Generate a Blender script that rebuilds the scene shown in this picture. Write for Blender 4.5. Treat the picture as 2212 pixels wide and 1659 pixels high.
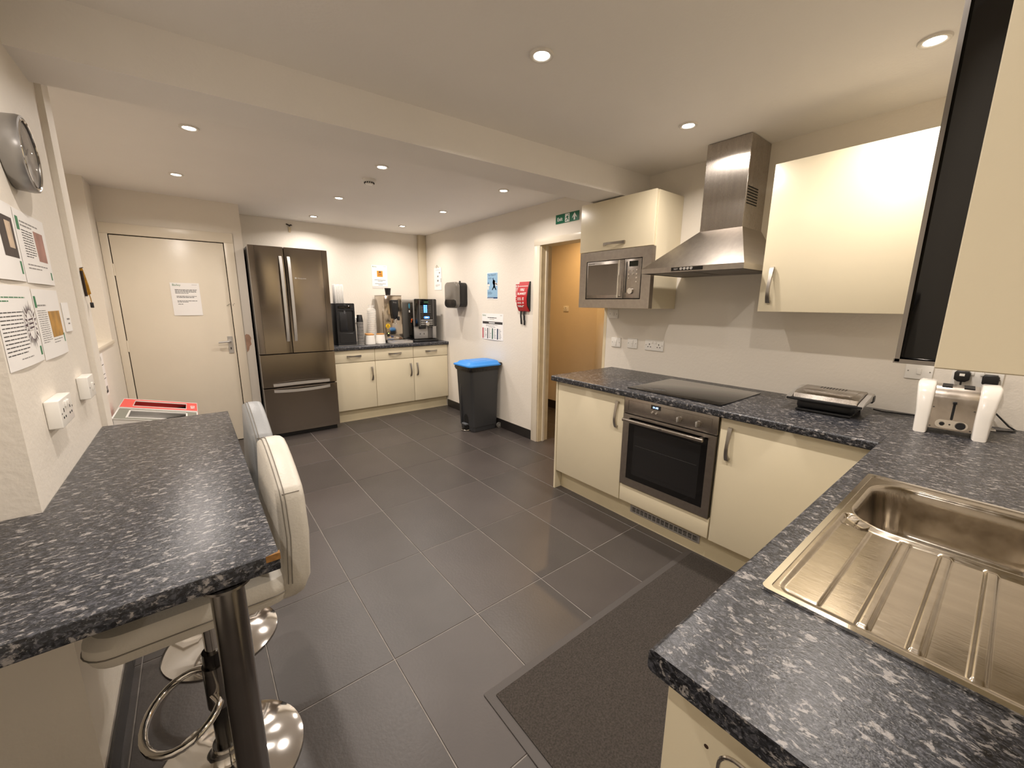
import bpy, bmesh, math, random
from mathutils import Matrix, Vector
random.seed(7)
PI = math.pi
S = bpy.context.scene
for o in list(bpy.data.objects):
    bpy.data.objects.remove(o)
COL = S.collection

# ------------------------------------------------------------------ camera
cam_d = bpy.data.cameras.new('camera')
cam = bpy.data.objects.new('camera', cam_d)
COL.objects.link(cam)
F_PX, W_PX = 865.41, 2212.0
cam_d.sensor_fit = 'HORIZONTAL'
cam_d.sensor_width = 36.0
cam_d.lens = F_PX / W_PX * 36.0
cam_d.clip_start = 0.01
YAW, PIT, ROL = 0.67, 0.1983, 0.0084
fw = Vector((math.sin(YAW) * math.cos(PIT), math.cos(YAW) * math.cos(PIT), -math.sin(PIT)))
rt = Vector((math.cos(YAW), -math.sin(YAW), 0))
up = rt.cross(fw)
rt2 = math.cos(ROL) * rt + math.sin(ROL) * up
up2 = -math.sin(ROL) * rt + math.cos(ROL) * up
CAMLOC = Vector((-2.4912, -4.3502, 1.42))
m = Matrix((rt2, up2, -fw)).transposed().to_4x4()
m.translation = CAMLOC
cam.matrix_world = m
S.camera = cam

# ------------------------------------------------------------------ world, exposure
wd = bpy.data.worlds.new('world')
S.world = wd
wd.use_nodes = True
wd.node_tree.nodes['Background'].inputs[0].default_value = (0.02, 0.018, 0.016, 1)
wd.node_tree.nodes['Background'].inputs[1].default_value = 1.0
S.view_settings.view_transform = 'Standard'
S.view_settings.look = 'None'
S.view_settings.gamma = 1.0
S.view_settings.use_curve_mapping = False
S.view_settings.exposure = 0.0
LAMP_W = 8.9                      # radiant power of one ceiling downlight
LAMP_COL = (1.0, 0.905, 0.825)
HALL_W = 9.0
HALL_COL = (1.0, 0.58, 0.22)

# ------------------------------------------------------------------ materials
def lin(h):
    h = h.lstrip('#')
    v = [int(h[i:i + 2], 16) / 255 for i in (0, 2, 4)]
    return tuple((c / 12.92 if c <= 0.04045 else ((c + 0.055) / 1.055) ** 2.4) for c in v) + (1,)

MATS = {}
def mat(name, col='#808080', rough=0.5, metal=0.0, var=0.0, vscale=6.0, bump=0.0, bscale=80.0,
        stretch=(1, 1, 1), spec=0.5, emit=0.0, alpha=1.0, trans=0.0, coat=0.0, rvar=0.0, aniso=0.0, arot=0.0):
    if name in MATS:
        return MATS[name]
    M = bpy.data.materials.new(name)
    M.use_nodes = True
    nt = M.node_tree
    b = nt.nodes['Principled BSDF']
    c = lin(col) if isinstance(col, str) else col
    b.inputs['Base Color'].default_value = c
    b.inputs['Roughness'].default_value = rough
    b.inputs['Metallic'].default_value = metal
    b.inputs['Specular IOR Level'].default_value = spec
    b.inputs['Coat Weight'].default_value = coat
    b.inputs['Alpha'].default_value = alpha
    b.inputs['Transmission Weight'].default_value = trans
    if emit:
        b.inputs['Emission Color'].default_value = c
        b.inputs['Emission Strength'].default_value = emit
    if var or bump or rvar:
        tc = nt.nodes.new('ShaderNodeTexCoord')
        mp = nt.nodes.new('ShaderNodeMapping')
        mp.inputs['Scale'].default_value = stretch
        nt.links.new(tc.outputs['Object'], mp.inputs[0])
    if var:
        n = nt.nodes.new('ShaderNodeTexNoise')
        n.inputs['Scale'].default_value = vscale
        n.inputs['Detail'].default_value = 5
        nt.links.new(mp.outputs[0], n.inputs['Vector'])
        r = nt.nodes.new('ShaderNodeValToRGB')
        r.color_ramp.elements[0].position = 0.3
        r.color_ramp.elements[1].position = 0.7
        r.color_ramp.elements[0].color = tuple(x * (1 - var) for x in c[:3]) + (1,)
        r.color_ramp.elements[1].color = tuple(min(1, x * (1 + var * 0.6)) for x in c[:3]) + (1,)
        nt.links.new(n.outputs['Fac'], r.inputs[0])
        nt.links.new(r.outputs[0], b.inputs['Base Color'])
    if bump or rvar:
        n2 = nt.nodes.new('ShaderNodeTexNoise')
        n2.inputs['Scale'].default_value = bscale
        n2.inputs['Detail'].default_value = 4
        nt.links.new(mp.outputs[0], n2.inputs['Vector'])
    if bump:
        bp = nt.nodes.new('ShaderNodeBump')
        bp.inputs['Strength'].default_value = bump
        bp.inputs['Distance'].default_value = 0.01
        nt.links.new(n2.outputs['Fac'], bp.inputs['Height'])
        nt.links.new(bp.outputs[0], b.inputs['Normal'])
    if rvar:
        mr = nt.nodes.new('ShaderNodeMapRange')
        mr.inputs['To Min'].default_value = max(0.02, rough - rvar)
        mr.inputs['To Max'].default_value = rough + rvar
        nt.links.new(n2.outputs['Fac'], mr.inputs['Value'])
        nt.links.new(mr.outputs[0], b.inputs['Roughness'])
    if aniso:
        b.inputs['Anisotropic'].default_value = aniso
        b.inputs['Anisotropic Rotation'].default_value = arot
        tg = nt.nodes.new('ShaderNodeTangent')
        tg.direction_type = 'RADIAL'
        tg.axis = 'Z'
        nt.links.new(tg.outputs[0], b.inputs['Tangent'])
    MATS[name] = M
    return M

def granite(name, stretch, rot=0.0):
    """dark blue-grey laminate with elongated pale flecks"""
    M = bpy.data.materials.new(name)
    M.use_nodes = True
    nt = M.node_tree
    b = nt.nodes['Principled BSDF']
    tc = nt.nodes.new('ShaderNodeTexCoord')
    mp = nt.nodes.new('ShaderNodeMapping')
    mp.inputs['Scale'].default_value = stretch
    mp.inputs['Rotation'].default_value = (0, 0, rot)
    nt.links.new(tc.outputs['Object'], mp.inputs[0])
    def noise(scale, detail, dist=0.0, rough=0.6):
        n = nt.nodes.new('ShaderNodeTexNoise')
        n.inputs['Scale'].default_value = scale
        n.inputs['Detail'].default_value = detail
        n.inputs['Roughness'].default_value = rough
        n.inputs['Distortion'].default_value = dist
        nt.links.new(mp.outputs[0], n.inputs['Vector'])
        return n
    def ramp(src, stops):
        r = nt.nodes.new('ShaderNodeValToRGB')
        while len(r.color_ramp.elements) < len(stops):
            r.color_ramp.elements.new(0.5)
        for e, (p, c) in zip(r.color_ramp.elements, stops):
            e.position = p
            e.color = c
        nt.links.new(src, r.inputs[0])
        return r
    base = ramp(noise(125, 5, 0.8).outputs['Fac'], [(0.36, lin('#0e0f12')), (0.50, lin('#25272c')), (0.62, lin('#494a50'))])
    fl1 = ramp(noise(62, 6, 0.45, 0.68).outputs['Fac'], [(0.555, (0, 0, 0, 1)), (0.62, (1, 1, 1, 1))])
    fl2 = ramp(noise(210, 3, 0.5).outputs['Fac'], [(0.60, (0, 0, 0, 1)), (0.66, (0.7, 0.7, 0.7, 1))])
    mx = nt.nodes.new('ShaderNodeMix')
    mx.data_type = 'RGBA'
    nt.links.new(fl1.outputs[0], mx.inputs[0])
    nt.links.new(base.outputs[0], mx.inputs[6])
    mx.inputs[7].default_value = lin('#8f8b88')
    mx2 = nt.nodes.new('ShaderNodeMix')
    mx2.data_type = 'RGBA'
    nt.links.new(fl2.outputs[0], mx2.inputs[0])
    nt.links.new(mx.outputs[2], mx2.inputs[6])
    mx2.inputs[7].default_value = lin('#77777a')
    nt.links.new(mx2.outputs[2], b.inputs['Base Color'])
    b.inputs['Roughness'].default_value = 0.33
    n3 = noise(180, 2)
    bpn = nt.nodes.new('ShaderNodeBump')
    bpn.inputs['Strength'].default_value = 0.12
    bpn.inputs['Distance'].default_value = 0.004
    nt.links.new(n3.outputs['Fac'], bpn.inputs['Height'])
    nt.links.new(bpn.outputs[0], b.inputs['Normal'])
    MATS[name] = M
    return M

WALL = mat('wall_paint', '#e9e2d6', 0.55, var=0.02, vscale=2.5, bump=0.12, bscale=60)
WALLG = mat('door_gloss_paint', '#e6dcc9', 0.32, var=0.03, vscale=3, bump=0.05, bscale=25)
CEIL = mat('ceiling_paint', '#f6f2ed', 0.7, var=0.02, vscale=2, bump=0.08, bscale=70)
TILE = mat('floor_tile', '#443f3c', 0.36, var=0.10, vscale=5, bump=0.06, bscale=90, rvar=0.08)
TILE2 = mat('floor_tile_b', '#48423f', 0.38, var=0.10, vscale=4, bump=0.06, bscale=90, rvar=0.08)
GROUT = mat('grout', '#8d8781', 0.85, var=0.25, vscale=14)
SKIRT = mat('skirting_tile', '#2b2826', 0.3, var=0.15, vscale=8)
CREAM = mat('cream_laminate', '#e4d9bd', 0.30, var=0.015, vscale=3, bump=0.02, bscale=200)
CREAMIN = mat('cream_edge', '#dccfae', 0.45)
STEEL = mat('brushed_steel', '#b5aea6', 0.27, 1.0, var=0.08, vscale=3, bump=0.03, bscale=60, stretch=(14, 14, 1), rvar=0.05, aniso=0.85, arot=0.0)
STEELH = mat('brushed_steel_level', '#aaa39b', 0.30, 1.0, var=0.08, vscale=3, bump=0.02, bscale=60, stretch=(1, 14, 14), rvar=0.05)
FRIDGE = mat('dark_inox', '#968d84', 0.14, 1.0, var=0.03, vscale=2, bump=0.04, bscale=3, rvar=0.03)
ALU = mat('satin_aluminium', '#c9c6c2', 0.38, 0.75)
CHROME = mat('chrome', '#dcd9d4', 0.07, 1.0, rvar=0.03, bscale=9)
DCHROME = mat('dull_chrome', '#8f8b87', 0.18, 1.0, rvar=0.06, bscale=20)
NICKEL = mat('nickel_handle', '#a9a39b', 0.28, 1.0)
BLACKP = mat('black_plastic', '#161617', 0.4)
BLACKG = mat('black_glass', '#060607', 0.06, coat=0.3)
OVGLASS = mat('oven_glass', '#0a0a0b', 0.08)
DARKIN = mat('dark_interior', '#050505', 0.7)
WHITEP = mat('white_plastic', '#eeebe4', 0.3)
PAPER = mat('paper', '#f7f5f2', 0.45, var=0.01, vscale=9)
INK = mat('ink_dark', '#3c3a3a', 0.7)
INKG = mat('ink_grey', '#8d8a87', 0.7)
INKGREEN = mat('ink_green', '#3f7f57', 0.7)
INKW = mat('ink_white', '#f2f2ee', 0.6)
GRAN_Y = granite('granite_laminate', (1.35, 0.8, 1.0))
GRAN_X = granite('granite_laminate_bar', (0.8, 1.45, 1.0))

# ------------------------------------------------------------------ mesh helpers
def nb():
    return bmesh.new()

def box(bm, x0, x1, y0, y1, z0, z1, bev=0.0, seg=2):
    r = bmesh.ops.create_cube(bm, size=1.0)
    vs = r['verts']
    for v in vs:
        v.co = Vector(((x0 + x1) / 2 + v.co.x * (x1 - x0), (y0 + y1) / 2 + v.co.y * (y1 - y0), (z0 + z1) / 2 + v.co.z * (z1 - z0)))
    if bev:
        es = {e for v in vs for e in v.link_edges}
        bmesh.ops.bevel(bm, geom=list(es), offset=bev, segments=seg, profile=0.5, affect='EDGES')
    return bm

def tub(bm, p0, p1, r0, r1=None, n=20, caps=True):
    p0, p1 = Vector(p0), Vector(p1)
    r1 = r0 if r1 is None else r1
    d = (p1 - p0).normalized()
    a = d.orthogonal().normalized()
    b = d.cross(a)
    A, Bv = [], []
    for i in range(n):
        t = 2 * PI * i / n
        w = a * math.cos(t) + b * math.sin(t)
        A.append(bm.verts.new(p0 + w * r0))
        Bv.append(bm.verts.new(p1 + w * r1))
    for i in range(n):
        j = (i + 1) % n
        bm.faces.new((A[i], A[j], Bv[j], Bv[i]))
    if caps:
        bm.faces.new(A[::-1])
        bm.faces.new(Bv)
    return bm

def pipe(bm, pts, r, n=8, closed=False):
    pts = [Vector(p) for p in pts]
    N = len(pts)
    rings = []
    a = None
    for i, p in enumerate(pts):
        if closed:
            d = pts[(i + 1) % N] - pts[i - 1]
        else:
            d = pts[min(i + 1, N - 1)] - pts[max(i - 1, 0)]
        d.normalize()
        if a is None:
            a = d.orthogonal().normalized()
        a = (a - d * a.dot(d)).normalized()
        b = d.cross(a)
        rings.append([bm.verts.new(p + (a * math.cos(2 * PI * k / n) + b * math.sin(2 * PI * k / n)) * r) for k in range(n)])
    for i in range(N if closed else N - 1):
        R0, R1 = rings[i], rings[(i + 1) % N]
        for k in range(n):
            bm.faces.new((R0[k], R0[(k + 1) % n], R1[(k + 1) % n], R1[k]))
    if not closed:
        bm.faces.new(rings[0][::-1])
        bm.faces.new(rings[-1])
    return bm

def lathe(bm, prof, c=(0, 0, 0), n=40, axis='Z', ring_only=False):
    c = Vector(c)
    rings = []
    for r, z in prof:
        ring = []
        for k in range(n):
            t = 2 * PI * k / n
            if axis == 'Z':
                v = Vector((r * math.cos(t), r * math.sin(t), z))
            elif axis == 'X':
                v = Vector((z, r * math.cos(t), r * math.sin(t)))
            else:
                v = Vector((r * math.cos(t), z, r * math.sin(t)))
            ring.append(bm.verts.new(c + v))
        rings.append(ring)
    for A, Bv in zip(rings, rings[1:]):
        for k in range(n):
            bm.faces.new((A[k], A[(k + 1) % n], Bv[(k + 1) % n], Bv[k]))
    if ring_only:
        for k in range(n):
            bm.faces.new((rings[-1][k], rings[-1][(k + 1) % n], rings[0][(k + 1) % n], rings[0][k]))
    else:
        bm.faces.new(rings[0][::-1])
        bm.faces.new(rings[-1])
    bmesh.ops.remove_doubles(bm, verts=[v for R in rings for v in R], dist=1e-6)
    bmesh.ops.recalc_face_normals(bm, faces=bm.faces)
    return bm

def prism(bm, poly, axis, a, b, bev=0.0, seg=2):
    """poly of (u,v) extruded along axis between a and b. X:(y,z) Y:(x,z) Z:(x,y)"""
    def P(u, v, w):
        return {'X': Vector((w, u, v)), 'Y': Vector((u, w, v)), 'Z': Vector((u, v, w))}[axis]
    A = [bm.verts.new(P(u, v, a)) for u, v in poly]
    Bv = [bm.verts.new(P(u, v, b)) for u, v in poly]
    n = len(poly)
    fs = [bm.faces.new(A[::-1]), bm.faces.new(Bv)]
    for i in range(n):
        fs.append(bm.faces.new((A[i], A[(i + 1) % n], Bv[(i + 1) % n], Bv[i])))
    bmesh.ops.recalc_face_normals(bm, faces=fs)
    if bev:
        es = list(fs[0].edges) + list(fs[1].edges)
        bmesh.ops.bevel(bm, geom=es, offset=bev, segments=seg, profile=0.5, affect='EDGES')
    return bm

def rrect(u0, u1, v0, v1, r, n=5):
    out = []
    for cu, cv, a0 in ((u1 - r, v0 + r, -PI / 2), (u1 - r, v1 - r, 0), (u0 + r, v1 - r, PI / 2), (u0 + r, v0 + r, PI)):
        for k in range(n + 1):
            t = a0 + PI / 2 * k / n
            out.append((cu + r * math.cos(t), cv + r * math.sin(t)))
    return out

def ringprism(bm, outer, inner, axis, a, b):
    """frame: outer and inner loops with equal vertex counts"""
    def P(u, v, w):
        return {'X': Vector((w, u, v)), 'Y': Vector((u, w, v)), 'Z': Vector((u, v, w))}[axis]
    n = len(outer)
    oa = [bm.verts.new(P(u, v, a)) for u, v in outer]
    ob = [bm.verts.new(P(u, v, b)) for u, v in outer]
    ia = [bm.verts.new(P(u, v, a)) for u, v in inner]
    ib = [bm.verts.new(P(u, v, b)) for u, v in inner]
    fs = []
    for i in range(n):
        j = (i + 1) % n
        fs += [bm.faces.new((oa[i], oa[j], ob[j], ob[i])), bm.faces.new((ia[j], ia[i], ib[i], ib[j])),
               bm.faces.new((oa[j], oa[i], ia[i], ia[j])), bm.faces.new((ob[i], ob[j], ib[j], ib[i]))]
    bmesh.ops.recalc_face_normals(bm, faces=fs)
    return bm

def quads(bm, pts):
    bm.faces.new([bm.verts.new(Vector(p)) for p in pts])
    return bm

def smooth(me, ang=35):
    me.polygons.foreach_set('use_smooth', [True] * len(me.polygons))
    try:
        me.set_sharp_from_angle(angle=math.radians(ang))
    except Exception:
        pass

def wloc(o):
    v = Vector((0, 0, 0))
    while o is not None:
        v = v + o.location
        o = o.parent
    return v

def obj(name, bm, material, parent=None, world=True, sm=True):
    """link bm as one mesh object; world=True: coordinates are world ones"""
    if parent is not None and world:
        bmesh.ops.translate(bm, verts=bm.verts, vec=-wloc(parent))
    me = bpy.data.meshes.new(name)
    bm.to_mesh(me)
    bm.free()
    if sm:
        smooth(me)
    me.materials.append(material)
    o = bpy.data.objects.new(name, me)
    COL.objects.link(o)
    o.parent = parent
    return o

def recenter(o):
    me = o.data
    xs = [v.co for v in me.vertices]
    c = Vector(((min(v.x for v in xs) + max(v.x for v in xs)) / 2, (min(v.y for v in xs) + max(v.y for v in xs)) / 2, min(v.z for v in xs)))
    me.transform(Matrix.Translation(-c))
    o.location = c
    return o

def thing(name, label, cat, loc=(0, 0, 0), rotz=0.0, group=None):
    o = bpy.data.objects.new(name, None)
    o.empty_display_size = 0.05
    COL.objects.link(o)
    o.location = loc
    o.rotation_euler = (0, 0, rotz)
    return tag(o, label, cat, group)

def tag(o, label, cat, group=None):
    o['label'] = label
    o['category'] = cat
    if group:
        o['group'] = group
    return o

def one(name, bm, material, label, cat, group=None):
    return tag(recenter(obj(name, bm, material)), label, cat, group)

def struct(name, bm, material, label=None, sm=True):
    o = obj(name, bm, material, sm=sm)
    o['kind'] = 'structure'
    if label:
        o['label'] = label
    return o

def copy_tree(root, loc, rotz=None, label=None, group=None):
    r = root.copy()
    COL.objects.link(r)
    r.location = loc
    if rotz is not None:
        r.rotation_euler = (0, 0, rotz)
    if label:
        r['label'] = label
    if group:
        r['group'] = group
    for ch in list(root.children):
        c = ch.copy()
        COL.objects.link(c)
        c.parent = r
        for g in list(ch.children):
            d = g.copy()
            COL.objects.link(d)
            d.parent = c
    return r

def text_bm(s, size, o, r, u, extr=0.0004, align='LEFT', bold=0.0):
    """lettering mesh laid at world point o, reading along r with up u"""
    cu = bpy.data.curves.new('txt', 'FONT')
    cu.body = s
    cu.size = size
    cu.align_x = align
    cu.extrude = extr
    cu.offset = bold
    cu.resolution_u = 2
    t = bpy.data.objects.new('txt', cu)
    me = bpy.data.meshes.new_from_object(t)
    bpy.data.objects.remove(t)
    bpy.data.curves.remove(cu)
    r, u, o = Vector(r).normalized(), Vector(u).normalized(), Vector(o)
    n = r.cross(u)
    for v in me.vertices:
        v.co = o + r * v.co.x + u * v.co.y + n * v.co.z
    bm = nb()
    bm.from_mesh(me)
    bpy.data.meshes.remove(me)
    return bm

EX, EY, EZ = Vector((1, 0, 0)), Vector((0, 1, 0)), Vector((0, 0, 1))

# ------------------------------------------------------------------ room constants
ZC = 2.34
XE, XH = 0.21, 0.26          # exit wall, hob wall
YB, YD = 1.08, 0.555         # back wall, door wall
YS = -4.68                   # sink wall
YR = YS
XP = -2.84                   # pier face
XL = -3.02                   # left wall by the door
XN = -3.60                   # left wall near the camera
XC = 1.32                    # corridor wall
TX, TY = 0.4008, 0.5967

# floor with single tiles
fl = struct('floor', box(nb(), XN, XC, YR, YB, -0.06, -0.0025), GROUT, 'grey tiled floor with pale grout lines', sm=False)
tile_cache = {}
gap = 0.0022
def tile(x0, x1, y0, y1, mt):
    w, h = round(x1 - x0, 4), round(y1 - y0, 4)
    if w < 0.03 or h < 0.03:
        return
    k = (w, h, mt.name)
    if k not in tile_cache:
        b = box(nb(), -w / 2 + gap, w / 2 - gap, -h / 2 + gap, h / 2 - gap, -0.03, 0.0, 0.0012, 1)
        me = bpy.data.meshes.new('tile')
        b.to_mesh(me)
        b.free()
        me.materials.append(mt)
        tile_cache[k] = me
    o = bpy.data.objects.new('tile', tile_cache[k])
    COL.objects.link(o)
    o.parent = fl
    o.location = ((x0 + x1) / 2, (y0 + y1) / 2, random.uniform(-0.0006, 0.0))
for i in range(-4, 10):
    for j in range(-2, 11):
        x1, x0 = -i * TX, -(i + 1) * TX
        y1, y0 = -j * TY, -(j + 1) * TY
        x0, x1, y0, y1 = max(x0, XN), min(x1, XC), max(y0, YR), min(y1, YB)
        if x1 > x0 and y1 > y0:
            tile(x0, x1, y0, y1, TILE if (i * 7 + j * 3) % 5 < 3 else TILE2)

# ceiling
struct('ceiling', box(nb(), XN - 0.1, XC + 0.1, YR - 0.1, YB + 0.1, ZC, ZC + 0.1), CEIL, 'flat off-white plaster ceiling', sm=False)

# walls
struct('wall_back', box(nb(), -2.01, XE, YB, YB + 0.1, 0, ZC), WALL, 'cream painted back wall behind fridge and coffee counter', sm=False)
b = nb()
box(b, XE, XE + 0.12, -1.335, YB + 0.1, 0, ZC)
box(b, XE, XE + 0.12, -2.16, -1.335, 1.99, ZC)
box(b, XH, XH + 0.12, YS - 0.1, -2.16, 0, ZC)
struct('wall_right', b, WALL, 'cream painted right-hand wall with the doorway', sm=False)
b = nb()
box(b, XL - 0.3, -2.985, YD, YD + 0.1, 0, ZC)
box(b, -2.15, -2.01, YD, YD + 0.1, 0, ZC)
box(b, -2.985, -2.15, YD, YD + 0.1, 1.985, ZC)
box(b, -2.11, -2.01, YD + 0.1, YB + 0.1, 0, ZC)
wdoor = struct('wall_door', b, WALL, 'cream wall around the flat cream door', sm=False)
pp = [(-2.082, 0.905), (-2.062, 0.93), (-2.055, 0.965), (-2.036, 0.985), (-2.04, 1.02), (-2.033, 1.05), (-2.048, 1.085), (-2.07, 1.092), (-2.084, 1.08)]
o = obj('bare_plaster_patch', prism(nb(), pp, 'Y', YD - 0.0015, YD + 0.002), mat('bare_plaster', '#b3917c', 0.9, var=0.15, vscale=30), wdoor)
o['label'] = 'pink bare plaster patch beside the door frame'
b = nb()
box(b, XL - 0.3, XL, 0.24, YD, 0, ZC)
box(b, XL - 0.3, XL, -1.88, 0.24, 0, 1.075)
box(b, XL - 0.36, XL - 0.3, -1.88, YD, 0, ZC)
wl = struct('wall_left', b, WALL, 'cream left wall with a tall recess above a sill', sm=False)
obj('niche_sill', box(nb(), XL - 0.3, XL + 0.012, -1.88, 0.25, 1.075, 1.103, 0.004), WALLG, wl)
b = nb()
box(b, XN, XP, -2.906, -2.0, 0, ZC)
box(b, XN, -2.823, -2.0, -1.88, 0, ZC)
struct('wall_pier', b, WALL, 'white wall pier beside the breakfast bar', sm=False)
struct('wall_left_near', box(nb(), XN - 0.1, XN, YR - 0.1, -2.906, 0, ZC), WALL, sm=False)
b = box(nb(), XN - 0.1, XH, YS - 0.1, YS, 0, ZC)
struct('wall_front', b, WALL, sm=False)
# corridor
b = nb()
box(b, XC, XC + 0.1, -2.9, 0.4, 0, ZC)
box(b, XE + 0.12, XC + 0.1, 0.4, 0.5, 0, ZC)
box(b, XH + 0.12, XC + 0.1, -2.9, -2.8, 0, ZC)
struct('wall_corridor', b, mat('corridor_paint', '#dfd3bf', 0.6, var=0.02, bump=0.1, bscale=60), 'corridor walls seen through the doorway', sm=False)
struct('trim_3', box(nb(), XC - 0.02, XC, -1.32, -1.18, 0, 2.1, 0.003), WALLG, 'door casing on the corridor wall')
struct('baseboard_corridor', box(nb(), XC - 0.012, XC, -1.18, 0.4, 0, 0.11), SKIRT, sm=False)

# ceiling beam, slightly out of level like the real one
b = nb()
pf = [[(-2.84, -2.335, 2.163), (XH, -2.502, 2.163)], [(-2.84, -2.318, ZC), (XH, -2.478, ZC)],
      [(-2.84, -2.07, ZC), (XH, -2.215, ZC)], [(-2.84, -2.07, 2.163), (XH, -2.215, 2.163)]]
A = [b.verts.new(Vector(p[0])) for p in pf]
Bv = [b.verts.new(Vector(p[1])) for p in pf]
b.faces.new(A); b.faces.new(Bv[::-1])
for i in range(4):
    b.faces.new((A[i], Bv[i], Bv[(i + 1) % 4], A[(i + 1) % 4]))
bmesh.ops.recalc_face_normals(b, faces=b.faces)
struct('trim_1', b, CEIL, 'boxed ceiling beam crossing the kitchen', sm=False)
# pipe boxing in the back corner
struct('trim_2', box(nb(), 0.10, XE, 1.03, YB, 0.915, ZC, 0.003), mat('pipe_boxing', '#d8ccb2', 0.45, bump=0.03), 'vertical pipe boxing in the back corner')

# baseboards of dark tile
bb = struct('baseboard_right', box(nb(), XE - 0.006, XE, -1.285, 0.50, 0, 0.098), GROUT, 'dark tile skirting under the exit sign wall', sm=False)
y = 0.50
while y > -1.28:
    y2 = max(y - 0.5967, -1.287)
    obj('skirting_tile', box(nb(), XE - 0.013, XE - 0.005, y2 + 0.001, y - 0.001, 0.001, 0.1, 0.001, 1), SKIRT, bb)
    y = y2
bb = struct('baseboard_left', box(nb(), XP, XP + 0.006, -2.906, -2.0, 0, 0.088), GROUT, 'dark tile skirting under the breakfast bar', sm=False)
for y0, y1 in ((-2.92, -2.40), (-2.40, -2.0)):
    obj('skirting_tile', box(nb(), XP + 0.005, XP + 0.013, y0 + 0.001, y1 - 0.001, 0.001, 0.09, 0.001, 1), SKIRT, bb)
obj('skirting_tile', box(nb(), XN, XP + 0.012, -2.919, -2.907, 0.001, 0.09, 0.001, 1), SKIRT, bb)

# ------------------------------------------------------------------ downlights
LENS = mat('lamp_lens', (1.0, 0.93, 0.82, 1), 0.4, emit=26.0)
BEZ = mat('lamp_bezel', '#e9e4dc', 0.35)
dl_spots = [(-1.341, -3.062), (-0.332, -3.997), (-0.342, -3.10), (-2.383, -1.38), (-2.458, -0.276), (-1.337, -1.425),
            (-0.337, -1.498), (-1.326, -0.35), (-0.337, -0.467), (-0.336, 0.559), (-1.313, 0.665), (-2.40, -3.06), (-1.34, -4.0), (-2.85, -4.0)]
dl_lab = ['downlight lit in the ceiling above the floor mat before the sink counter', 'downlight lit in the ceiling above the cream upper cabinet door',
          'downlight lit in the ceiling above the extractor hood front', 'downlight lit in the ceiling between the beam and the bins',
          'downlight lit in the ceiling above the recycling bins by the door', 'downlight lit in the ceiling beside the smoke alarm',
          'downlight lit in the ceiling before the exit sign', 'downlight lit in the ceiling midway between smoke alarm and fridge',
          'downlight lit in the ceiling above the blue-lidded bin', 'downlight lit in the ceiling above the coffee machine',
          'downlight lit in the ceiling above the fridge freezer', 'downlight lit in the ceiling above the bar stools',
          'downlight lit in the ceiling above the sink drainer', 'downlight lit in the ceiling left of the bar end']
def lamp(parent, w, col, loc):
    ld = bpy.data.lights.new('downlight_lamp', 'AREA')
    ld.shape = 'DISK'
    ld.size = 0.055
    ld.energy = w
    ld.color = col
    ld.spread = math.radians(154)
    lo = bpy.data.objects.new('downlight_lamp', ld)
    COL.objects.link(lo)
    lo.parent = parent
    lo.location = loc
    return lo
dl0 = None
for (x, y), lab in zip(dl_spots, dl_lab):
    if dl0 is None:
        dl0 = thing('downlight', lab, 'downlight', (x, y, ZC - 0.006), 0, 'recessed ceiling downlights')
        b = nb()
        lathe(b, [(0.030, 0.001), (0.036, -0.002), (0.044, -0.002), (0.046, 0.003), (0.046, 0.006), (0.030, 0.006)], n=32, ring_only=True)
        obj('bezel', b, BEZ, dl0, world=False)
        obj('lens', lathe(nb(), [(0.0005, 0.0045), (0.030, 0.0045), (0.030, 0.0055), (0.0005, 0.0055)], n=24), LENS, dl0, world=False)
        lamp(dl0, LAMP_W, LAMP_COL, (0, 0, -0.004))
    else:
        copy_tree(dl0, (x, y, ZC - 0.006), 0, lab)
hall = thing('downlight', 'warm downlight in the corridor ceiling beyond the doorway', 'downlight', (0.85, -1.05, ZC - 0.006))
obj('bezel', lathe(nb(), [(0.030, 0.001), (0.036, -0.002), (0.046, 0.003), (0.046, 0.006), (0.030, 0.006)], n=32, ring_only=True), BEZ, hall, world=False)
obj('lens', lathe(nb(), [(0.0005, 0.0045), (0.030, 0.0045), (0.030, 0.0055), (0.0005, 0.0055)], n=24), LENS, hall, world=False)
lamp(hall, HALL_W, HALL_COL, (0, 0, -0.004))

# smoke alarm
sa = thing('smoke_alarm', 'white round smoke alarm with slotted rim on the ceiling', 'smoke alarm', (-1.303, -1.068, ZC))
obj('base_plate', lathe(nb(), [(0.001, 0), (0.052, 0), (0.052, -0.012), (0.001, -0.012)], n=32), WHITEP, sa, world=False)
obj('dome', lathe(nb(), [(0.001, -0.034), (0.026, -0.034), (0.032, -0.03), (0.034, -0.02), (0.046, -0.018), (0.05, -0.012), (0.001, -0.012)], n=32), WHITEP, sa, world=False)
b = nb()
for k in range(14):
    t = 2 * PI * k / 14
    tub(b, (0.0345 * math.cos(t), 0.0345 * math.sin(t), -0.030), (0.0345 * math.cos(t), 0.0345 * math.sin(t), -0.021), 0.004, n=6)
obj('vent_slots', b, DARKIN, sa, world=False)

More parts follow.
